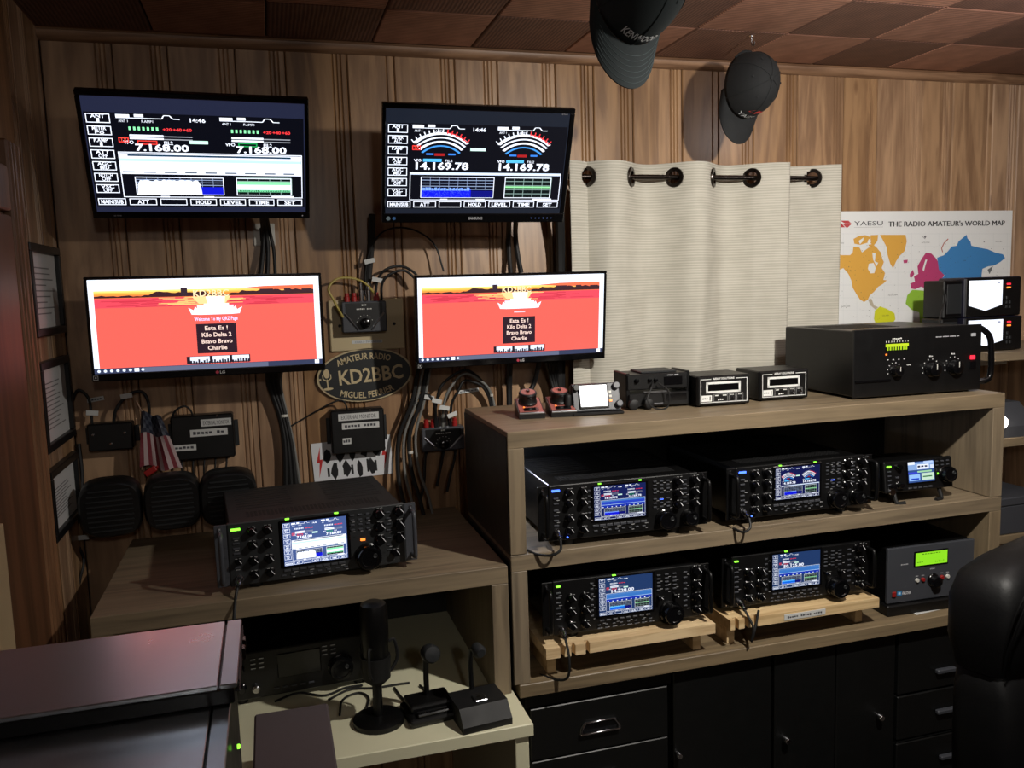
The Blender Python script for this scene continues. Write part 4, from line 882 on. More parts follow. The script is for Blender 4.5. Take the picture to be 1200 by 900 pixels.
# ================================================================ ON THE WALL
# curtain on a rod
RY = WALL-.085; zr_ = atY(810, 208, RY).z
gx = [atY(x, 208, RY).x for x in (688, 740, 790, 836, 881)]; gx2 = atY(952, 208, RY).x
xl_, xm_, xr_ = atY(664, 208, RY).x, atY(917, 208, RY).x, atY(978, 208, RY).x
tag(MB().tube([(xl_-.10, RY, zr_), (xr_+.02, RY, zr_)], .0085, 12, 1).build('curtain_rod', 'dark_metal', None, True), 'dark bronze rod threaded through the curtain rings', 'curtain rod')
ztop_ = atY(810, 191, RY).z
def curtain_panel(label, xs, signs, x0, x1, zt, seed):
    """xs: ring positions; cloth passes in front (-1) or behind (+1) of the rod between them"""
    t = thing('curtain', label, 'curtain', ((x0+x1)/2, RY, CZ-.62), group='curtain panels'); cx = (x0+x1)/2; z0 = CZ-.62
    ed = [x0]+list(xs)+[x1]; random.seed(seed); NX = 18; NZ = 26; mb = MB(); grid_ = []
    cols = []
    for k in range(len(ed)-1):
        for i in range(NX):
            cols.append((k, i/NX))
    cols.append((len(ed)-2, 1.0))
    VS = [.09*q/18 for q in range(18)]+[.09+.91*q/22 for q in range(23)]
    for v in VS:
        row = []
        for k, f in cols:
            x = ed[k]+(ed[k+1]-ed[k])*f; L = ed[k+1]-ed[k]
            A = min(.045, L*.42); end = (k == 0 or k == len(ed)-2)
            s_ = math.sin(math.pi*(f if not end else (f if k else f)))
            if k == 0: s_ = math.cos(math.pi/2*f)**1.0
            if k == len(ed)-2: s_ = math.sin(math.pi/2*f)
            y = signs[k]*A*s_*(1-.35*v)
            y += .006*math.sin(x*38+v*3+seed)*v+.003*math.sin(x*90+v*9)*v
            x += .006*math.sin(v*4+x*20)*v
            row.append(mb.bm.verts.new((x-cx, y, (zt-(zt-z0)*v)-z0)))
        grid_.append(row)
    for a, b in zip(grid_, grid_[1:]):
        for i in range(len(a)-1):
            m_ = (a[i].co+b[i+1].co)/2
            if any((m_-Vector((x-cx, 0, zr_-z0))).length < .027 for x in xs): continue
            mb.bm.faces.new((a[i], a[i+1], b[i+1], b[i]))
    o = mb.build('cloth', 'curtain', t, True)
    so = o.modifiers.new('s', 'SOLIDIFY'); so.thickness = .0016
    for i, x in enumerate(xs):
        sl = signs[i+1]-signs[i]; ang = R_(50) if sl > 0 else R_(-50)
        if i == 0 and len(xs) == 1: ang = R_(-48)
        ax = Vector((math.sin(ang), -math.cos(ang), 0)); ctr = Vector((x-cx, 0, zr_-z0))
        g = MB().lathe([(.0205, -.004), (.0315, -.004), (.0330, 0), (.0315, .004), (.0205, .004), (.0205, -.004)], ctr, ax, 28, False).build('ring', 'dark_metal', t, True)
    return t
curtain_panel('wide pale ribbed curtain panel beside the top right screen', gx, [-1, -1, 1, -1, 1, -1], xl_, xm_, ztop_, 1)
curtain_panel('narrow right-hand strip of pale ribbed curtain next to the map', [gx2], [1, -1], xm_-.03, xr_, ztop_-.004, 4)

# world map poster
MY = WALL-.004
mtl = atY(940, 248, MY); mtr = atY(1186.5, 247.6, MY); mh = .60; mc = Vector(((mtl.x+mtr.x)/2, MY, mtl.z-mh))
t = thing('wall_map', 'large world map poster with coloured continents right of the curtain', 'map', mc); hw = (mtr.x-mtl.x)/2
B('sheet', (-hw, 0, 0), (hw, .0012, mh), 'paper', t)
c = Canvas()
c.rect(-hw, 0, hw, mh, (236, 238, 238))
def mp(pts): return [(p.x-mc.x, p.z-mc.z) for p in (atY(960+x/5, 230+y/5, MY) for x, y in pts)]
for k in range(14): a = mp([(60+80*k, 215), (60+80*k, 840)]); c.line(a, .0007, (208, 214, 216))
for k in range(9): a = mp([(-90, 220+75*k), (1120, 220+75*k)]); c.line(a, .0007, (208, 214, 216))
OR = (226, 172, 76)
c.poly(mp([(-40, 330), (20, 325), (95, 330), (130, 345), (180, 345), (195, 330), (200, 295), (235, 300), (250, 330), (290, 300), (330, 305), (360, 350), (378, 385), (365, 420), (385, 450), (375, 490), (395, 492), (375, 512), (345, 530), (320, 560), (296, 580), (285, 605), (262, 620), (238, 605), (215, 570), (195, 535), (188, 495), (170, 455), (140, 420), (100, 440), (40, 470), (-40, 480)]), OR)
c.poly(mp([(290, 395), (318, 390), (330, 420), (322, 450), (300, 452), (284, 425)]), (236, 238, 238))
c.poly(mp([(310, 330), (330, 335), (325, 380), (345, 390), (335, 410), (315, 372)]), (236, 238, 238))
for pts in ([(200, 250), (235, 232), (270, 228), (300, 240), (290, 270), (240, 285), (205, 278)], [(300, 228), (345, 226), (340, 262), (318, 290), (300, 275)], [(285, 285), (310, 280), (335, 300), (360, 330), (370, 370), (350, 360), (320, 320)]): c.poly(mp(pts), OR)
for pts in ([(230, 262), (262, 240), (256, 262), (238, 282)], [(290, 250), (305, 262), (292, 282), (282, 268)]): c.poly(mp(pts), (236, 238, 238))
c.poly(mp([(355, 226), (505, 226), (512, 265), (500, 320), (470, 350), (450, 380), (432, 422), (415, 395), (400, 345), (395, 300), (375, 262)]), OR)
PK = (188, 66, 116)
c.poly(mp([(600, 365), (625, 330), (655, 335), (680, 360), (700, 390), (705, 430), (735, 460), (715, 485), (690, 500), (660, 520), (625, 540), (595, 530), (560, 545), (535, 540), (535, 510), (560, 500), (555, 470), (580, 455), (575, 410)]), PK)
c.poly(mp([(612, 400), (622, 370), (632, 372), (622, 402), (612, 440), (604, 430)]), (236, 238, 238))
for pts in ([(530, 455), (548, 430), (556, 455), (545, 475), (530, 475)], [(492, 375), (518, 372), (515, 390), (495, 392)]): c.poly(mp(pts), PK)
c.line(mp([(755, 250), (730, 275), (716, 305), (722, 328)]), .004, (176, 96, 84))
BL = (66, 134, 196)
c.poly(mp([(690, 360), (730, 345), (755, 320), (775, 295), (805, 290), (815, 265), (845, 240), (862, 225), (868, 248), (885, 265), (890, 290), (930, 300), (985, 310), (1030, 330), (1075, 340), (1088, 362), (1060, 385), (1025, 405), (990, 410), (955, 425), (950, 470), (965, 520), (880, 560), (830, 600), (790, 570), (740, 560), (700, 620), (670, 600), (640, 520), (690, 505), (735, 465), (700, 430)]), BL)
c.poly(mp([(985, 430), (1018, 408), (1005, 440), (996, 455)]), (110, 116, 120))
c.poly(mp([(700, 600), (760, 560), (840, 600), (880, 640), (860, 720), (800, 700), (760, 640)]), (110, 180, 110))
GR = (150, 196, 62)
c.poly(mp([(515, 580), (545, 548), (600, 552), (655, 560), (668, 600), (690, 640), (660, 690), (665, 740), (640, 820), (610, 815), (590, 740), (585, 680), (540, 665), (505, 630)]), GR)
c.poly(mp([(325, 670), (355, 645), (395, 660), (440, 685), (445, 720), (420, 760), (395, 830), (360, 820), (320, 720)]), (214, 216, 40))
for pts in ([(285, 605), (305, 600), (320, 640), (345, 650), (330, 665), (300, 640)],): c.poly(mp(pts), (190, 180, 160))
random.seed(21); dots = []
for _ in range(240):
    x, y = random.uniform(95, 1080), random.uniform(270, 740); s_ = random.uniform(1.2, 3.0); q = mp([(x, y)])[0]; s_ *= .0004; dots.append([(q[0]-s_, q[1]-s_), (q[0]+s_, q[1]-s_), (q[0]+s_, q[1]+s_), (q[0]-s_, q[1]+s_)])
c.flatpolys(dots, (70, 74, 84))
for body, x, y, wd in (('NORTH AMERICA', 175, 440, .022*.9), ('ATLANTIC OCEAN', 430, 582, .03), ('PACIFIC OCEAN', 155, 648, .026), ('ARCTIC OCEAN', 622, 274, .026), ('SOUTH AMERICA', 388, 702, .022), ('ASIA', 850, 380, .010), ('ARCTIC OCEAN', 1050, 268, .022), ('ARCTIC', 130, 278, .015)): q = mp([(x, y)])[0]; c.text(q[0], q[1], body, .0042, (50, 52, 60), 'c', wd*1.4)
q0, q1 = mp([(405, 178), (1086, 172)]); [c.text((q0[0]+q1[0])/2+o_, q0[1], "THE RADIO AMATEUR's WORLD MAP", .0195, (32, 32, 36), 'c', q1[0]-q0[0]) for o_ in (-.0009, -.0003, .0003, .0009)]
q0, q1 = mp([(203, 172), (372, 168)]); c.text((q0[0]+q1[0])/2, q0[1], 'YAESU', .0165, (70, 72, 78), 'c', q1[0]-q0[0])
RD = (196, 74, 76)
c.poly(mp([(88, 146), (118, 146), (150, 182), (120, 182)]), RD); c.poly(mp([(122, 143), (170, 143), (188, 160), (150, 160)]), RD); c.poly(mp([(138, 163), (188, 163), (165, 184), (155, 182)]), RD)
c.line(mp([(203, 183), (372, 180)]), .0008, (150, 150, 152)); q = mp([(618, 238)])[0]; c.disc(q[0], q[1], .004, (110, 110, 116)); c.line(mp([(600, 232), (618, 250), (628, 230)]), .0012, (90, 90, 96)); q = mp([(965, 266)])[0]; c.disc(q[0], q[1], .0028, (110, 110, 116))
c.build('map_print', 'print', t, (0, -.0006, 0))

# antenna switch on an ivory plate
def wall_plate(label, px0, py0, px1, py1):
    a, b = atY(px0, py0, WALL), atY(px1, py1, WALL)
    return a, b
a, b = atY(384, 352, WALL), atY(474, 408, WALL)
t = thing('mounting_plate', 'ivory square plate carrying a coax switch on the wall', 'plate', ((a.x+b.x)/2, WALL, b.z)); hw = (b.x-a.x)/2; h = a.z-b.z
B('plate', (-hw, -.012, 0), (hw, 0, h), 'ivory', t, .003)
for s_ in (-1, 1): MB().cyl((s_*hw*.73, -.014, h*.5), (s_*hw*.73, -.011, h*.5), .005, n=12).build('screw', 'rubber', t)
B('label_strip', (-.05, -.0128, h*.14), (.045, -.012, h*.20), 'paper', t)
c = Canvas(); c.text(0, h*.15, 'COAX 1 · TWO RADIOS', .006, (90, 100, 120), 'c', .08); c.build('strip_lettering', 'print', t, (0, -.0130, 0))
def coax_switch(label, px0, py0, px1, py1, yb, rz=0):
    a, b = atY(px0, py0, yb-.045), atY(px1, py1, yb-.045)
    t = thing('coax_switch', label, 'switch', ((a.x+b.x)/2, yb, b.z), (0, 0, R_(rz)), 'coax switches'); hw = (b.x-a.x)/2; h = a.z-b.z
    B('case', (-hw, -.045, 0), (hw, 0, h), 'panel_gray', t, .003)
    MB().prism([(-hw*.82, h*.95), (hw*.82, h*.95), (hw*.82, h*.62), (hw*.25, h*.12), (-hw*.25, h*.12), (-hw*.82, h*.62)], -.047, -.044).build('label_plate', 'black_plastic', t)
    for s_ in (-1, 1): MB().tube([(s_*hw*.88, -.0465, h*.62), (s_*hw*.30, -.0465, h*.08)], .003, 6, 1).build('bright_edge', 'aluminium', t)
    c = Canvas(); c.scrawl(0, h*.72, .006, (210, 210, 205), hw*.7, 'c'); c.scrawl(0, h*.84, .007, (220, 220, 215), .015, 'c')
    for a_ in range(20, 171, 25): c.rect(.024*math.cos(R_(a_))-.001, h*.3+.024*math.sin(R_(a_))-.001, .024*math.cos(R_(a_))+.001, h*.3+.024*math.sin(R_(a_))+.001, (220, 220, 215))
    c.build('panel_lettering', 'print', t, (0, -.0474, 0))
    k = MB().lathe([(.016, 0), (.015, .016), (.012, .018)], (0, -.047, h*.3), (0, -1, 0), 20).build('selector_knob', 'black_gloss', t, True)
    for x, m_ in ((-.72, 'red_plastic'), (-.4, 'red_plastic'), (-.08, 'chrome'), (.25, 'chrome'), (.62, 'red_plastic')):
        MB().lathe([(.009, 0), (.009, .014), (.007, .016), (.007, .026)], (x*hw, -.022, h), (0, 0, 1), 14).build('socket', m_, t, True)
        if m_ == 'chrome': MB().lathe([(.010, .014), (.010, .034), (.006, .036), (.006, .056)], (x*hw, -.022, h), (0, 0, 1), 14).build('plug', 'chrome', t, True)
    return t
coax_switch('grey coax switch on the ivory plate above the oval sign', 400, 354, 454, 388, WALL-.012)
coax_switch('grey coax switch tangled with tagged cables beside the shelf unit', 494, 503, 545, 526, WALL-.004)

# oval call-sign plaque
a, b = atY(369, 411, WALL), atY(484, 466, WALL); hw = (b.x-a.x)/2; hz_ = (a.z-b.z)/2
t = thing('oval_sign', 'dark oval sign with tan rim and engraved call sign', 'sign', ((a.x+b.x)/2, WALL, (a.z+b.z)/2), (0, R_(-3.5), 0))
el = lambda k, n=56: [(hw*k*math.cos(6.2832*i/n), hz_*k*math.sin(6.2832*i/n)) for i in range(n)]
MB().prism(el(1), -.012, 0).build('rim', 'ivory', t); MB().prism(el(.955), -.0135, -.002).build('face', 'charcoal', t)
c = Canvas(); TN = (205, 186, 146)
c.text(0, 0, 'AMATEUR RADIO', .020, TN, 'c', .165, .02, arc=(0, hz_*.60-.24, .24, .24, 1))
c.text(0, 0, 'MIGUEL FERRIER', .020, TN, 'c', .175, .02, arc=(0, -hz_*.86+.24, .24, .24, -1))
c.text(.018, -.022, 'KD2BBC', .046, TN, 'c', .20, .02)
x = -.118; c.disc(x, .018, .009, TN, 12, .015); c.line([(x, .0), (x, -.028)], .004, TN); c.disc(x, -.030, .016, TN, 12, .004); c.line([(x-.012, .015), (x-.012, .002), (x, -.006), (x+.012, .002), (x+.012, .015)], .003, TN); c.rect(-.142, -.002, -.136, .004, TN)
c.build('lettering', 'print', t, (0, -.0138, 0))

# black interface boxes on the wall
def wall_box(label, px0, py0, px1, py1, labels, dep=.05):
    a, b = atY(px0, py0, WALL-dep), atY(px1, py1, WALL-dep); hw = (b.x-a.x)/2; h = a.z-b.z
    t = thing('junction_box', label, 'box', ((a.x+b.x)/2, WALL, b.z), group='black boxes on the wall')
    B('case', (-hw, -dep, 0), (hw, 0, h), 'black_plastic', t, .004)
    for s_ in (-1, 1): B('flange', (s_*(hw+.006)-.006, -.006, h*.2), (s_*(hw+.006)+.006, 0, h*.8), 'charcoal', t, .001)
    for (x0, x1, z0, z1, s_) in labels:
        l = B('label_strip', (-hw+2*hw*x0, -dep-.001, h*z0), (-hw+2*hw*x1, -dep, h*z1), 'paper', t)
        c = Canvas(); (c.text(-hw+hw*(x0+x1), h*z0+h*(z1-z0)*.2, s_, h*(z1-z0)*.6, (70, 70, 76), 'c', 2*hw*(x1-x0)*.85) if s_ else c.scrawl(-hw+hw*(x0+x1), h*z0+h*(z1-z0)*.2, h*(z1-z0)*.6, (70, 70, 76), 2*hw*(x1-x0)*.85)); c.build('lettering', 'print', l, (0, -dep-.0012, 0))
    for x, z in ((.12, .62), (.5, .25), (.82, .62)) if not labels else ((.75, .96),): MB().lathe([(.004, 0), (.003, .002)], (-hw+2*hw*x, -dep, h*z), (0, -1, 0), 10).build('screw', 'chrome', t)
wall_box('plain black box on the wall at the far left below the wide screen', 101, 498, 157, 526, [])
wall_box('black box with white label strips behind the small flag', 199, 489, 276, 535, [(.48, .97, .74, .90, 'EXTERNAL MONITOR'), (.3, .9, .52, .68, ''), (.02, .38, .22, .36, '')])
wall_box('black box with white label strips below the oval sign', 387, 482, 452, 528, [(.14, .9, .76, .92, 'EXTERNAL MONITOR'), (.2, .9, .56, .70, ''), (.2, .36, .22, .36, '')])
# white warning notice with red bolts, half hidden behind the radio
a, b = atY(366, 518, WALL), atY(461, 556, WALL); hw = (b.x-a.x)/2; h = a.z-b.z
t = thing('notice', 'white notice with red lightning bolts and black lettering behind the left radio', 'notice', ((a.x+b.x)/2, WALL-.001, b.z), (0, R_(-2.5), 0))
B('sheet', (-hw, -.003, 0), (hw, 0, h), 'paper', t)
c = Canvas(); c.rect(-hw, 0, hw, h, (222, 224, 228))
for s_ in (-1, 1): x = s_*(hw-.022); c.poly([(x+.004, h*.9), (x-.010, h*.5), (x-.001, h*.5), (x-.006, h*.12), (x+.010, h*.58), (x+.001, h*.58)], (196, 40, 40))

rn = random.Random(12)
for k in range(9):
    x = -hw*.62+hw*1.24*k/8; zb = h*(.10 if k % 2 else .5); c.poly([(x+.013*math.cos(a_)*rn.uniform(.6, 1.3), zb+h*.16+h*.2*math.sin(a_)*rn.uniform(.6, 1.3)) for a_ in (0, .9, 1.8, 2.7, 3.6, 4.5, 5.4)], (20, 20, 24))
for k in range(7): x = -hw*.66+hw*1.2*k/6; c.rect(x, h*.12, x+.007, h*.12+h*rn.uniform(.2, .34), (20, 20, 24))
c.build('lettering', 'print', t, (0, -.0032, 0))
# light switch cover and label strips
a, b = atY(296, 262, WALL), atY(323, 288, WALL); t = thing('outlet_plate', 'small white outlet plate under the top left screen', 'outlet', ((a.x+b.x)/2, WALL, b.z)); hw = (b.x-a.x)/2; h = a.z-b.z
B('plate', (-hw, -.006, 0), (hw, 0, h), 'white_plastic', t, .002); B('socket', (-.012, -.010, h*.2), (.012, -.005, h*.8), 'black_plastic', t, .002)
def strip(label, px, py, w_, rot, h_=.012):
    p = atY(px, py, WALL-.003); t = thing('label_strip', label, 'label', p, (0, R_(rot), 0), 'white label strips on the wall'); B('strip', (-w_/2, -.0008, -h_/2), (w_/2, .0008, h_/2), 'paper', t)
    c = Canvas(); c.scrawl(0, -h_*.3, h_*.6, (70, 74, 90), w_*.8); c.build('lettering', 'print', t, (0, -.001, 0))
strip('white label strip on the wall above the shelf unit corner', 549, 458, .07, -4)
strip('white label strip on the wall above the plain black box', 112, 468, .045, -8)

# small flag on a stick
p = atY(166, 482, WALL-.07); p2 = atY(196, 540, WALL-.07)
t = thing('small_flag', 'small striped flag with starred canton hanging below the wide screen', 'flag', p)
MB().tube([(-.012, 0, .03), (.0, 0, -.0), (-.012, .002, -.17)], .0025, 8, 1).build('stick', 'pine_trim_v', t)
mb = MB(); W_, H_ = .135, .125; gridv = []
cols_ = []
for j in range(14):
    row = []
    for i in range(11):
        u, v = i/10, j/13; x = -.016*v+u*(.05+.062*v); z = -.0-.16*v-u*.02+.006*math.sin(u*9); y = -.012*math.sin(u*9+v*2)
        row.append((x, y, z))
    gridv.append(row)
c = Canvas(); me = bpy.data.meshes.new('cloth'); vv = [q for r in gridv for q in r]; ff = []; cc = []
for j in range(13):
    for i in range(10):
        ff.append((j*11+i, j*11+i+1, (j+1)*11+i+1, (j+1)*11+i))
        star = j < 5
        if star: cc.append((26, 30, 46) if (i+j) % 2 else (62, 66, 78))
        else: cc.append((110, 34, 44) if i % 2 == 0 else (170, 150, 150))
me.from_pydata(vv, [], ff); at = me.attributes.new('Col', 'FLOAT_COLOR', 'FACE')
for i, q in enumerate(cc): at.data[i].color = (*lin(q), 1)
me.materials.append(MATS['print']); o = bpy.data.objects.new('cloth', me); COL.objects.link(o); o.parent = t; so = o.modifiers.new('s', 'SOLIDIFY'); so.thickness = .001
p = atY(177, 552, WALL-.06); t = thing('red_clip', 'small red clip dangling below the striped flag', 'clip', p, (0, R_(-30), 0)); B('body', (-.018, -.01, -.008), (.018, .01, .010), 'red_plastic', t, .003, 2); B('jaw', (.018, -.006, -.004), (.034, .006, .004), 'red_plastic', t, .002)

# black rounded wall speakers behind the left desk
def pod(label, cx, cy, w_, h_, Y):
    p = atY(cx, cy, Y); k = Y/FPX; W_ = w_*k*1.02; H_ = h_*k
    t = thing('speaker_pod', label, 'speaker', p, (R_(6), 0, R_(4)), 'rounded black speakers behind the left desk')
    n = 36
    def sq(s_, e=3.2): return [(s_*W_/2*math.copysign(abs(math.cos(6.2832*i/n))**(2/e), math.cos(6.2832*i/n)), s_*H_/2*math.copysign(abs(math.sin(6.2832*i/n))**(2/e), math.sin(6.2832*i/n))) for i in range(n)]
    mb = MB(); mb.skin([mb.ring([(a, y, b) for a, b in sq(s_)]) for s_, y in ((.92, -.045), (1, -.036), (1, .02), (.8, .05), (.4, .06))]); mb.build('shell', 'black_plastic', t, True)
    g = MB()
    for k2 in range(9):
        z = -H_*.36+H_*.09*k2; w2 = W_*.36*math.sqrt(max(.1, 1-(z/(H_*.52))**4)); g.box((-w2, -.049, z-.0018), (w2, -.044, z+.0018))
    o = g.build('grille_ribs', 'charcoal', t); o['kind'] = 'stuff'
    MB().tube([(0, .05, 0), (0, (WALL-Y)*.6, .0), (0, WALL-Y-.004, 0)], .010, 10, 2).build('wall_stalk', 'black_metal', t, True)
pod('leftmost rounded black speaker by the framed papers', 131, 592, 62, 62, 2.5)
pod('middle rounded black speaker below the small flag', 203, 585, 58, 60, 2.5)
pod('rightmost rounded black speaker, half hidden by the large radio', 268, 580, 60, 62, 2.5)

# ================================================================ CABLES
CG = 'cables on the wall'
def cable(label, pts, r, mat='rubber', name='cable', tags=(), ties=(), group=CG):
    """pts: (px, py, distance from wall)"""
    P = [atY(x, y, WALL-d) for x, y, d in pts]; o = P[0]
    if not tags and not ties:
        return tag(MB().tube([q-o for q in P], r, 8, 6).build(name, mat, None, True, loc=o), label, 'cable', group)
    t = thing(name, label, 'cable', o, group=group); MB().tube([q-o for q in P], r, 8, 6).build('cord', mat, t, True)
    for x, y, d in tags:
        q = atY(x, y, WALL-d)-o; random.seed(int(x*7+y)); a = random.uniform(-20, 20)
        MB().box((-.016, -.001, -.007), (.016, .001, .007), .0006, 1, Matrix.Translation(q) @ Matrix.Rotation(R_(a), 4, 'Y')).build('paper_tag', 'paper', t)
    for x, y, d in ties:
        q = atY(x, y, WALL-d)-o; MB().lathe([(r*1.25, -.004), (r*1.35, 0), (r*1.25, .004)], q, (0, 0, 1), 12).build('cable_tie', 'white_plastic', t, True)
    return t
cable('thin black cable looping high above the coax switch plate', [(436, 365, .03), (428, 330, .03), (433, 295, .04), (450, 271, .05), (480, 268, .05), (508, 285, .05), (520, 318, .06)], .0028, tags=[(433, 306, .045)])
cable('flat black cable sleeve hanging from the top right screen', [(436, 252, .06), (435, 285, .02), (432, 320, .02), (430, 345, .03)], .011)
cable('black coax arching from the switch plug to the right wide screen', [(440, 355, .035), (442, 330, .04), (452, 316, .05), (470, 312, .05), (486, 320, .06), (492, 332, .06)], .0042, tags=[(442, 328, .05)])
cable('second black coax arching just below the first', [(447, 352, .035), (448, 332, .05), (458, 321, .055), (474, 317, .055), (488, 328, .06)], .0042)
cable('yellowish cable curling left of the coax switch', [(402, 372, .06), (391, 352, .07), (385, 338, .07), (395, 327, .06), (412, 326, .05), (428, 332, .04), (440, 345, .03), (452, 360, .01)], .0035, 'cable_yellow')
for k, dx in enumerate((-6, 0, 7)):
    cable(('left', 'middle', 'right')[k]+' one of three black cables below the top left screen', [(309+dx*.4, 250, .12), (312+dx*.6, 272, .03), (314+dx, 295, .025), (313+dx*1.4, 328, .04)], .007-.001*k, group='cables under the top left screen')
for k, dx in enumerate((-7, -1, 5, 10)):
    cable(('leftmost', 'second', 'third', 'rightmost')[k]+' black cable in the bundle below the left wide screen', [(322+dx, 425, .1), (321+dx*.8, 450, .04), (331+dx*.5, 485, .03), (338+dx*.6, 520, .03), (342+dx, 572, .03)], .009 if k != 3 else .0045, 'rubber' if k != 3 else 'cable_gray', group='cable bundle under the left wide screen', ties=[(333, 487, .03)] if k == 1 else ())
for k, dx in enumerate((-5, 3)):
    cable(('left', 'right')[k]+' black cable below the top right screen', [(602+dx, 250, .14), (601+dx, 275, .03), (603+dx*1.3, 300, .025), (607+dx*1.6, 326, .05)], .008, group='cables under the top right screen')
cable('thick black cable cover left of the curtain edge', [(656, 250, .09), (657, 300, .06), (657, 360, .05), (657, 430, .05), (657, 490, .05)], .016)
for k, (x0, x1) in enumerate(((483, 468), (488, 474), (493, 480), (497, 487))):
    cable(('leftmost', 'second', 'third', 'rightmost')[k]+' coax of the long bundle down to the left radio', [(x0+8, 428, .05), (x0, 470, .05), (x1, 510, .05), (x1-2+2*k, 550, .06), (x1+4+4*k, 585, .08), (x1+14+3*k, 620, .1)], .0065 if k % 2 == 0 else .0045, 'rubber' if k % 2 == 0 else 'cable_gray', group='long coax bundle', ties=[(x1+1, 530, .055)] if k == 2 else ())
AR = 'arching coax cables above the shelf unit corner'
for k, (h_, x0, x1) in enumerate(((434, 510, 578), (438, 519, 580), (446, 528, 576))):
    cable(('highest', 'middle', 'lowest')[k]+' coax arching from the tangled switch to the shelf top', [(x0, 505, .03), (x0+1, 475, .05), (x0+9, 450+k*4, .06), (545, h_, .06), (x1-12, 448+k*2, .05), (x1-3, 466, .04), (x1, 482, .04)], .0045, 'rubber' if k != 1 else 'cable_gray', tags=[(x0+2, 470+8*k, .07)], ties=[(x1-2, 463, .045)] if k == 0 else (), group=AR)
cable('black coax running left along the tangled switch', [(512, 500, .03), (508, 470, .06), (495, 462, .05), (484, 475, .05)], .0045, tags=[(503, 466, .06)])
for k, (x0, x1, y1) in enumerate(((520, 516, 560), (534, 528, 566), (500, 497, 575))):
    cable(('first', 'second', 'third')[k]+' short black lead dropping below the tangled coax switch', [(x0, 528, .03), (x0-2, 540, .05), (x1, y1-10, .06), (x1-4, y1+10, .08)], .0045, group='leads under the tangled switch')
cable('thick black cable below the middle of the right wide screen', [(598, 415, .13), (597, 445, .06), (597, 482, .06)], .010)
cable('black cable with a white sleeve behind the keyers', [(632, 425, .12), (626, 448, .07), (619, 465, .08), (618, 486, .10)], .008, tags=[(619, 472, .10)])
for k in range(4): cable(('first', 'second', 'third', 'last')[k]+' black lead in the cluster behind the right keyer', [(640+4*k, 424, .12), (644+3*k, 440, .06), (650+2*k, 462, .06), (652+3*k, 486, .08)], .0055, group='leads behind the right keyer')
cable('thin black cable arching over the box below the oval sign', [(340, 500, .03), (360, 488, .03), (385, 474, .04), (400, 469, .04), (406, 476, .04), (407, 486, .03)], .0026)
cable('black cable arching left of the plain black box', [(84, 520, .02), (82, 485, .03), (90, 458, .03), (103, 465, .03), (107, 485, .03), (108, 500, .03)], .0040, tags=[(108, 484, .04)])
cable('black cable arching right of the plain black box', [(133, 500, .03), (136, 480, .04), (150, 463, .04), (166, 459, .04), (174, 472, .04), (175, 492, .03)], .0045, tags=[(148, 464, .045)])
cable('black cable loop on top of the labelled box behind the flag', [(200, 494, .03), (205, 482, .04), (216, 476, .04), (224, 482, .04), (226, 492, .03)], .0030)
for k in range(5): cable(('first', 'second', 'third', 'fourth', 'fifth')[k]+' thin lead hanging below the labelled box behind the flag', [(214+13*k, 534, .03), (213+13*k, 548, .035), (215+12*k, 565, .03), (214+12*k, 590, .03)], .0028, group='leads below the labelled box')
cable('black cable behind the leftmost speaker with a white clip', [(92, 520, .02), (96, 560, .03), (92, 600, .05), (84, 640, .06), (76, 672, .06)], .006, tags=[(97, 630, .07), (83, 643, .07)])
for k, (x0, y0) in enumerate(((86, 662), (96, 668), (104, 656))): cable(('near', 'middle', 'far')[k]+' loose lead in the dark corner left of the desk', [(x0-14, y0-20, .05), (x0-6, y0, .08), (x0-10, y0+22, .1), (x0-18, y0+60, .1)], .004, group='loose leads in the left corner')
cable('pair of black leads curling beside the upper meter', [(1100, 384, .35), (1102, 370, .33), (1108, 352, .31), (1106, 340, .30)], .003)

# microphone leads with plugs on the radios
def mic_lead(label, root, spec, wd, ht, foot, pts):
    p = root.matrix_basis @ Vector((-wd/2+wd*spec['mic'][0], -.006, foot+ht*(1-spec['mic'][1])))
    t = thing('mic_lead', label, 'cable', p, group='microphone leads')
    MB().lathe([(.0085, 0), (.0085, .016), (.006, .020), (.0055, .034)], (0, 0, 0), (-.15, -1, -.25), 16).build('plug', 'chrome', t, True)
    MB().tube([(-.005, -.034, -.009)]+[Vector(q) for q in pts], .0036, 8, 6).build('cord', 'rubber', t, True)
mic_lead('microphone lead hanging from the left desk radio', rA, B_, .43, .155, .012, [(-.01, -.05, -.03), (-.015, -.075, -.07), (-.02, -.085, -.13), (-.03, -.07, -.17)])
mic_lead('microphone lead curling back beside the upper left shelf radio', rB, A_, .424, .149, .018, [(-.012, -.05, -.030), (-.035, -.045, -.042), (-.065, -.02, -.044), (-.085, .0, -.036)])
mic_lead('microphone lead on the middle radio of the upper shelf', rC, A_, .424, .149, .018, [(-.012, -.05, -.030), (-.03, -.045, -.042), (-.04, -.01, -.040)])
mic_lead('microphone lead drooping from the lower left shelf radio', rD, C_, .424, .149, .014, [(-.005, -.06, -.05), (-.01, -.06, -.10), (-.03, -.03, -.118), (-.06, .02, -.122)])
mic_lead('microphone lead drooping from the radio beside the green-lit tuner', rE, C_, .424, .149, .014, [(.005, -.06, -.05), (.0, -.06, -.09), (.02, -.05, -.05), (.035, -.04, -.012)])

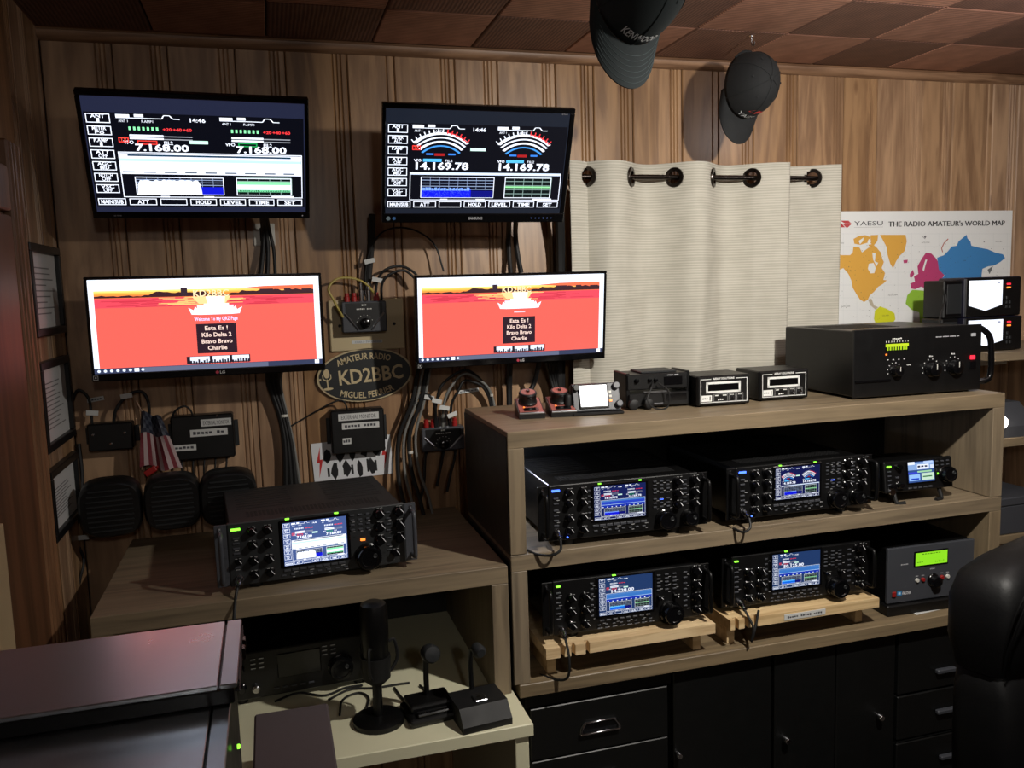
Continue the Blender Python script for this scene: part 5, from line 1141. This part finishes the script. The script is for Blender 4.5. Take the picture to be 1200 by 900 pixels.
# ================================================================ CAPS ON CEILING HOOKS
def cap(label, hook, D, U, sc, mat, text, red, group='caps hanging from the ceiling'):
    D = Vector(D).normalized(); U = Vector(U); U = (U-D*U.dot(D)).normalized(); Lx = D.cross(U)
    a, b, h = .080*sc, .098*sc, .118*sc
    Mx = Matrix((( Lx.x, D.x, U.x, 0), (Lx.y, D.y, U.y, 0), (Lx.z, D.z, U.z, 0), (0, 0, 0, 1)))
    ctr = Vector(hook)-Mx.to_3x3() @ Vector((0, -b*1.0, .012))-Vector((0, 0, .028))
    t = thing('baseball_cap', label, 'cap', ctr, Mx.to_euler(), group)
    f = lambda th, ph, k=1.0: Vector((a*k*math.cos(ph)**.8*math.cos(th), b*k*math.cos(ph)**.8*math.sin(th), h*k*math.sin(ph)))
    mb = MB(); n = 48; m = 14; rings = []
    for j in range(m):
        ph = math.pi/2*j/m; rings.append(mb.ring([f(6.2832*i/n, ph) for i in range(n)]))
    mb.skin(rings, False, True); o = mb.build('crown', mat, t, True); so = o.modifiers.new('s', 'SOLIDIFY'); so.thickness = .002
    MB().lathe([(.008, 0), (.007, .004), (.003, .006)], (0, 0, h-.002), (0, 0, 1), 14).build('top_button', mat, t, True)
    for k in range(6):
        th = R_(90+60*k); MB().tube([f(th, math.pi/2*q/10, 1.008) for q in range(11)], .0011, 5, 1).build('seam', mat, o, True)
    for k in range(6): q = f(R_(120+60*k), .95, 1.006); MB().lathe([(.0035, -.001), (.0035, .001)], q, q, 10).build('eyelet', mat, o)
    # brim
    mb = MB(); top = []; bot = []
    for j in range(9):
        r0 = []; r1 = []
        for i in range(25):
            th = R_(12+156*i/24); e = f(th, 0); s_ = math.sin(math.pi*i/24)**.38; k = j/8; y = e.y+.075*sc*s_*k; x = e.x*(1-.10*k*(1-s_)); z = -.004-.020*k*sc*(x/a)**2-.006*k+.004
            r0.append((x, y, z)); r1.append((x, y, z-.0035))
        top.append(mb.ring(r0)); bot.append(mb.ring(r1))
    for A, B2 in zip(top, top[1:]):
        for i in range(24): mb.bm.faces.new((A[i], A[i+1], B2[i+1], B2[i]))
    for A, B2 in zip(bot, bot[1:]):
        for i in range(24): mb.bm.faces.new((A[i], B2[i], B2[i+1], A[i+1]))
    for i in range(24): mb.bm.faces.new((top[-1][i], top[-1][i+1], bot[-1][i+1], bot[-1][i]))
    br = mb.build('brim', mat, t, True)
    for j in range(2, 8) if not red else ():
        k = j/8; pts = []
        for i in range(4, 21):
            th = R_(12+156*i/24); e = f(th, 0); s_ = math.sin(math.pi*i/24)**.38; y = e.y+.075*sc*s_*k; x = e.x*(1-.10*k*(1-s_)); pts.append((x, y, -.020*k*sc*(x/a)**2-.006*k+.0006))
        MB().tube(pts, .0004, 4, 1).build('stitch_row', 'thread', br)
    # strap and lettering
    MB().tube([f(R_(228), .05, 1.01), f(R_(250), .03, 1.04), f(R_(270), .02, 1.05), f(R_(290), .03, 1.04), f(R_(312), .05, 1.01)], .004, 6, 4).build('strap', mat, t, True)
    vs, fs = glyphs(text, .012); x0 = min(v[0] for v in vs); x1 = max(v[0] for v in vs); hh = .018*sc; wd = .075*sc
    me = bpy.data.meshes.new('lettering'); P = []; cc = []
    for x, y in vs: P.append(f(math.pi/2+((x-(x0+x1)/2)/(x1-x0)*wd)/b*1.2, .16+y/.73*hh/h, 1.012))
    F = [tuple(q) for q in fs]; cc = [(235, 238, 240)]*len(F)
    if red:
        for pts in ([(-.022, .034), (.006, .034), (.020, .050), (-.008, .050)], [(.008, .036), (.028, .036), (.034, .044), (.018, .046)]):
            n0 = len(P); P += [f(math.pi/2+x*sc/b*1.2, .16+y*sc/h, 1.012) for x, y in pts]; F.append(tuple(range(n0, n0+len(pts)))); cc.append((200, 60, 56))
    me.from_pydata([tuple(q) for q in P], [], F); at = me.attributes.new('Col', 'FLOAT_COLOR', 'FACE')
    for i, q in enumerate(cc): at.data[i].color = (*lin(q), 1)
    me.materials.append(MATS['print']); lo = bpy.data.objects.new('lettering', me); COL.objects.link(lo); lo.parent = t
    return t
def hook(label, p):
    t = thing('ceiling_hook', label, 'hook', (p[0], p[1], CEIL-.006), group='ceiling hooks')
    MB().lathe([(.010, -.003), (.008, 0)], (0, 0, 0), (0, 0, 1), 14).build('plate', 'chrome', t)
    MB().tube([(0, 0, 0), (0, 0, p[2]-CEIL+.006), (0, -.006, p[2]-CEIL-.004), (0, -.014, p[2]-CEIL-.002), (0, -.016, p[2]-CEIL+.008)], .002, 8, 4).build('bent_wire', 'chrome', t, True)
h2 = atZ(881, 41, CEIL-.006); hk2 = (h2.x, h2.y, CEIL-.03); hook('bright hook in the ceiling carrying the smaller cap', hk2)
cap('black cap with red and white emblem hanging nearer the wall', hk2, (-.13, .0, -1), (.14, -.99, -.05), 1.0, 'cap_cloth_b', 'YAESU', True)
hk1 = (.757, 1.64, CEIL-.012); hook('bright hook in the ceiling carrying the nearer cap', hk1)
cap('dark green-grey cap with white lettering hanging nearest the camera', hk1, (-.07, -.10, -1), (.20, -.98, -.05), 1.15, 'cap_cloth', 'KENWOOD', False)

# ================================================================ UNDER THE LEFT DESK
def desk_mic(label, px, py, style):
    q = atZ(px, py, WZ); t = thing('desk_microphone', label, 'microphone', (q.x, q.y, WZ), (0, 0, R_(6)), 'desk microphones on the cream shelf')
    if style == 'studio':
        MB().lathe([(.062, 0), (.062, .012), (.05, .018), (.02, .02)], (0, 0, 0), (0, 0, 1), 28).build('base', 'black_metal', t, True)
        MB().cyl((0, 0, .018), (0, 0, .12), .012).build('stem', 'black_metal', t, True)
        m_ = MB().lathe([(.018, .10), (.034, .115), (.036, .17)], (0, 0, 0), (0, 0, 1), 24).build('shock_mount', 'rubber', t, True)
        MB().lathe([(.028, .12), (.032, .13), (.032, .20), (.034, .205), (.034, .285), (.030, .30), (.018, .306)], (0, 0, 0), (0, 0, 1), 28).build('body', 'black_metal', t, True)
        for k in range(3):
            a = 6.2832*k/3; MB().tube([(.02*math.cos(a), .02*math.sin(a), .11), (.052*math.cos(a), .052*math.sin(a), .15), (.048*math.cos(a), .048*math.sin(a), .20), (.034*math.cos(a), .034*math.sin(a), .20)], .004, 6, 4).build('cradle_arm', 'rubber', t, True)
    elif style == 'stand':
        B('base', (-.065, -.05, 0), (.065, .06, .022), 'black_plastic', t, .008, 2); B('upper_base', (-.055, -.02, .022), (.055, .055, .040), 'black_plastic', t, .006, 2)
        B('press_bar', (-.045, -.045, .022), (.045, -.022, .030), 'black_gloss', t, .003)
        MB().tube([(0, .03, .035), (0, .03, .10), (0, .02, .145), (0, .0, .16)], .007, 10, 4).build('stem', 'black_metal', t, True)
        MB().lathe([(.008, -.03), (.018, -.02), (.022, 0), (.022, .022), (.018, .028), (.004, .030)], (0, -.01, .165), (0, -1, .25), 22).build('head', 'charcoal', t, True)
    else:
        MB().prism([(-.075, 0), (.075, 0), (.075, .016), (.045, .05), (-.045, .05), (-.075, .016)], -.062, .062, 'yz').build('base', 'rubber', t)
        B('press_pad', (-.045, -.066, .018), (.045, -.046, .024), 'black_gloss', t, .002)
        B('bright_key', (-.016, -.034, .049), (.016, .0, .055), 'aluminium', t, .002)
        MB().tube([(0, .04, .045), (0, .042, .12), (.0, .02, .165), (0, -.01, .175)], .006, 10, 5).build('gooseneck', 'black_metal', t, True)
        MB().lathe([(.006, -.02), (.014, -.012), (.016, .014), (.010, .024)], (0, -.018, .176), (0, -1, 0), 20).build('head', 'charcoal', t, True)
desk_mic('tall cylindrical studio microphone on a round base', 444, 846, 'studio')
desk_mic('stemmed desk microphone with round head, between the other two', 505, 838, 'stand')
desk_mic('wedge-based gooseneck microphone at the right end of the cream shelf', 560, 838, 'wedge')
# dim radio at the back of the cream shelf
t = thing('transceiver', 'dim black radio at the back under the left desk', 'radio', (.03, 2.17, WZ), (0, 0, R_(3)), RG); hw = .20
B('case', (-hw+.004, .01, .02), (hw-.004, .34, .135), 'black_metal', t, .003); B('front_panel', (-hw, 0, .016), (hw, .012, .14), 'black_plastic', t, .003)
B('display_window', (-.06, -.003, .06), (.05, .001, .125), 'black_gloss', t, .002); dial(t, .10, .065, .030, .026); small_knob(t, .165, .10, .010); small_knob(t, .165, .05, .010); small_knob(t, -.15, .05, .010); small_knob(t, -.15, .10, .009)
MB().lathe([(.010, 0), (.010, .012), (.006, .016)], (-.115, 0, .045), (0, -1, 0), 18).build('mic_plug', 'chrome', t, True)
buttons(t, [(.035+.022*i-.10, .035+.0*j, .014, .004) for i in range(5) for j in range(1)]+[(-.12+.02*i, .12-.012*j, .012, .004) for i in range(2) for j in range(3)]+[(.06+.022*i, .125-.011*j, .014, .0045) for i in range(2) for j in range(3)], 'panel_gray')
c = Canvas()
for k in range(6): c.rect(-.125+.02*(k % 2), .121-.012*(k//2), -.113+.02*(k % 2), .123-.012*(k//2), (200, 200, 200))
for k in range(6): c.rect(.055+.022*(k % 2), .126-.011*(k//2), .067+.022*(k % 2), .1275-.011*(k//2), (220, 220, 220))
c.build('printed_captions', 'print', t, (0, -.0034, 0))
for sx in (-1, 1):
    for y in (.03, .3): MB().lathe([(.014, 0), (.015, .021)], (sx*.15, y, 0), (0, 0, 1), 14).build('foot', 'rubber', t)
for k, pts in enumerate(([(322, 822), (350, 812), (380, 815), (405, 806), (425, 803)], [(398, 838), (402, 820), (420, 812), (432, 818), (428, 834)], [(462, 806), (474, 820), (492, 822), (500, 812), (492, 803)], [(385, 820), (410, 808), (440, 806), (465, 802), (480, 800)])):
    P = [atZ(x, y, WZ+.004) for x, y in pts]; tag(MB().tube([q-P[0] for q in P], .003, 8, 8).build('cable', 'rubber', None, True, loc=P[0]), ('black cable lying before the dim radio', 'black cable winding between the microphone bases', 'short black cable behind the stemmed microphone', 'black cable coiled by the studio microphone')[k], 'cable', 'cables on the cream shelf')

# ================================================================ OFFICE CHAIR
q = atY(1200, 640, 1.30)
t = thing('office_chair', 'black padded leather office chair at the lower right edge', 'chair', (1.63, 1.45, 0), (0, 0, R_(20)))
def pad(name, secs, mat='leather', e=4.0, n=40, parent=t):
    """secs: (z, centre y, half width, half depth)"""
    mb = MB(); rings = []
    for z, cy, a, b in secs:
        rings.append(mb.ring([(a*math.copysign(abs(math.cos(6.2832*i/n))**(2/e), math.cos(6.2832*i/n)), cy+b*math.copysign(abs(math.sin(6.2832*i/n))**(2/e), math.sin(6.2832*i/n)), z) for i in range(n)]))
    mb.skin(rings); return mb.build(name, mat, parent, True)
CT = 1.135
secs = [(CT-.235, 0, .24, .055), (CT-.225, 0, .252, .075), (CT-.16, .0, .262, .092), (CT-.08, 0, .258, .094), (CT-.035, 0, .240, .082), (CT-.012, 0, .21, .060), (CT, 0, .16, .030)]
hb = pad('head_bolster', secs)
pad('backrest', [(.50, -.02, .20, .05), (.53, -.02, .235, .075), (.62, -.02, .262, .092), (.75, -.015, .266, .088), (.86, -.01, .258, .085), (.915, 0, .245, .07), (.935, 0, .225, .045)])
for s_ in (-1, 1):
    for yo in (-.055, -.045): MB().tube([(s_*a*.985, yo*1.0-.012*k, z) for k, (z, a) in enumerate(((CT-.22, .245), (CT-.15, .258), (CT-.09, .255), (CT-.04, .235), (CT-.015, .20)))], .0022, 6, 5).build('piping', 'leather', hb, True)
pad('seat', [(.42, -.30, .22, .22), (.44, -.30, .25, .25), (.49, -.30, .26, .26), (.53, -.30, .25, .25), (.545, -.30, .20, .20)])
MB().cyl((0, -.28, .10), (0, -.28, .43), .028).build('gas_column', 'black_metal', t, True)
MB().tube([(0, -.20, .42), (0, .04, .44), (0, .09, .55), (0, .07, .68)], .022, 10, 5).build('back_support', 'black_metal', t, True)
for k in range(5):
    a = 6.2832*k/5+.3; ex, ey = .29*math.cos(a), -.28+.29*math.sin(a)
    l = MB().tube([(0, -.28, .105), (ex*.5, -.28+(ey+.28)*.5, .10), (ex, ey, .075)], .020, 8, 4, rr=[.028, .024, .018]).build('base_leg', 'black_plastic', t, True)
    MB().cyl((ex-.012, ey-.0, .03), (ex+.012, ey, .03), .03, n=18).build('castor', 'rubber', l, True)
for s_ in (-1, 1):
    MB().tube([(s_*.25, -.10, .46), (s_*.29, -.12, .55), (s_*.29, -.16, .66)], .016, 8, 4).build('arm_post', 'black_plastic', t, True)
    MB().box((s_*.29-.035, -.33, .66), (s_*.29+.035, -.06, .70), .014, 3).build('arm_pad', 'leather', t, True)

# ================================================================ LAMPS
def spot_lamp(label, pos, aim, watts, size, blend, col, radius):
    t = thing('ceiling_lamp', label, 'lamp', (pos.x, pos.y, CEIL-.006), group='ceiling lamps')
    d = (aim-pos).normalized(); rel = pos-Vector((pos.x, pos.y, CEIL-.006))
    MB().lathe([(.05, -.012), (.05, 0)], (0, 0, 0), (0, 0, 1), 24).build('ceiling_rose', 'white_plastic', t)
    MB().tube([(0, 0, 0), rel*.5, rel-d*.07], .006, 8, 1).build('stem', 'white_plastic', t)
    MB().lathe([(.022, -.075), (.045, -.06), (.055, -.012), (.053, -.012), (.043, -.055), (.02, -.07)], rel, d, 28, False).build('shade', 'white_plastic', t, True)
    MB().lathe([(.012, -.065), (.026, -.045), (.03, -.035), (.02, -.022), (.004, -.018)], rel, d, 20).build('bulb', 'bulb', t, True)
    L = bpy.data.lights.new('lamp_light', 'SPOT'); L.energy = watts; L.spot_size = R_(size); L.spot_blend = blend; L.color = col; L.shadow_soft_size = radius
    o = bpy.data.objects.new('lamp_light', L); COL.objects.link(o); o.parent = t; o.location = rel+d*.005; o.rotation_euler = d.to_track_quat('-Z', 'Y').to_euler()
    return t
spot_lamp('adjustable white ceiling lamp above the viewer, aimed at the shelf unit', LAMP, LAMP_AIM, LAMP_W, LAMP_CONE, 1.0, (1, .95, .87), .028)
def globe_lamp(label, pos, watts, col, radius):
    t = thing('ceiling_lamp', label, 'lamp', (pos.x, pos.y, CEIL-.006), group='ceiling lamps')
    MB().lathe([(.10, -.02), (.10, 0)], (0, 0, 0), (0, 0, 1), 28).build('ceiling_rose', 'white_plastic', t)
    rel = pos-Vector((pos.x, pos.y, CEIL-.006)); MB().tube([(0, 0, 0), rel*.5, rel+Vector((0, 0, radius+.01))], .008, 8, 1).build('stem', 'white_plastic', t)
    L = bpy.data.lights.new('lamp_light', 'POINT'); L.energy = watts; L.color = col; L.shadow_soft_size = radius; o = bpy.data.objects.new('lamp_light', L); COL.objects.link(o); o.parent = t; o.location = rel
globe_lamp('round ceiling lamp off to the right, near the map', LAMP2, LAMP2_W, (1, .92, .9), .05)
globe_lamp('added fill lamp, unseen, far behind the viewer', FILL_LAMP, FILL_LAMP_W, (1, .95, .88), .09)  # added fill, no lamp seen there: soft ambient light for the dark left side
# cold LED strip inside the upper shelf, behind the left radio
q = Vector((HX0+TH+.006, 2.30, ZJ+.22)); t = thing('led_lamp', 'small cold white lamp glowing behind the upper left shelf radio', 'lamp', q); B('housing', (-.006, -.05, -.012), (.002, .05, .012), 'black_plastic', t, .002); B('light_bar', (.002, -.045, -.006), (.005, .045, .006), 'lamp_white', t, .001)
L = bpy.data.lights.new('lamp_light', 'POINT'); L.energy = 1.3; L.color = (.72, .8, 1); L.shadow_soft_size = .015; o = bpy.data.objects.new('lamp_light', L); COL.objects.link(o); o.parent = t; o.location = (.02, 0, 0)
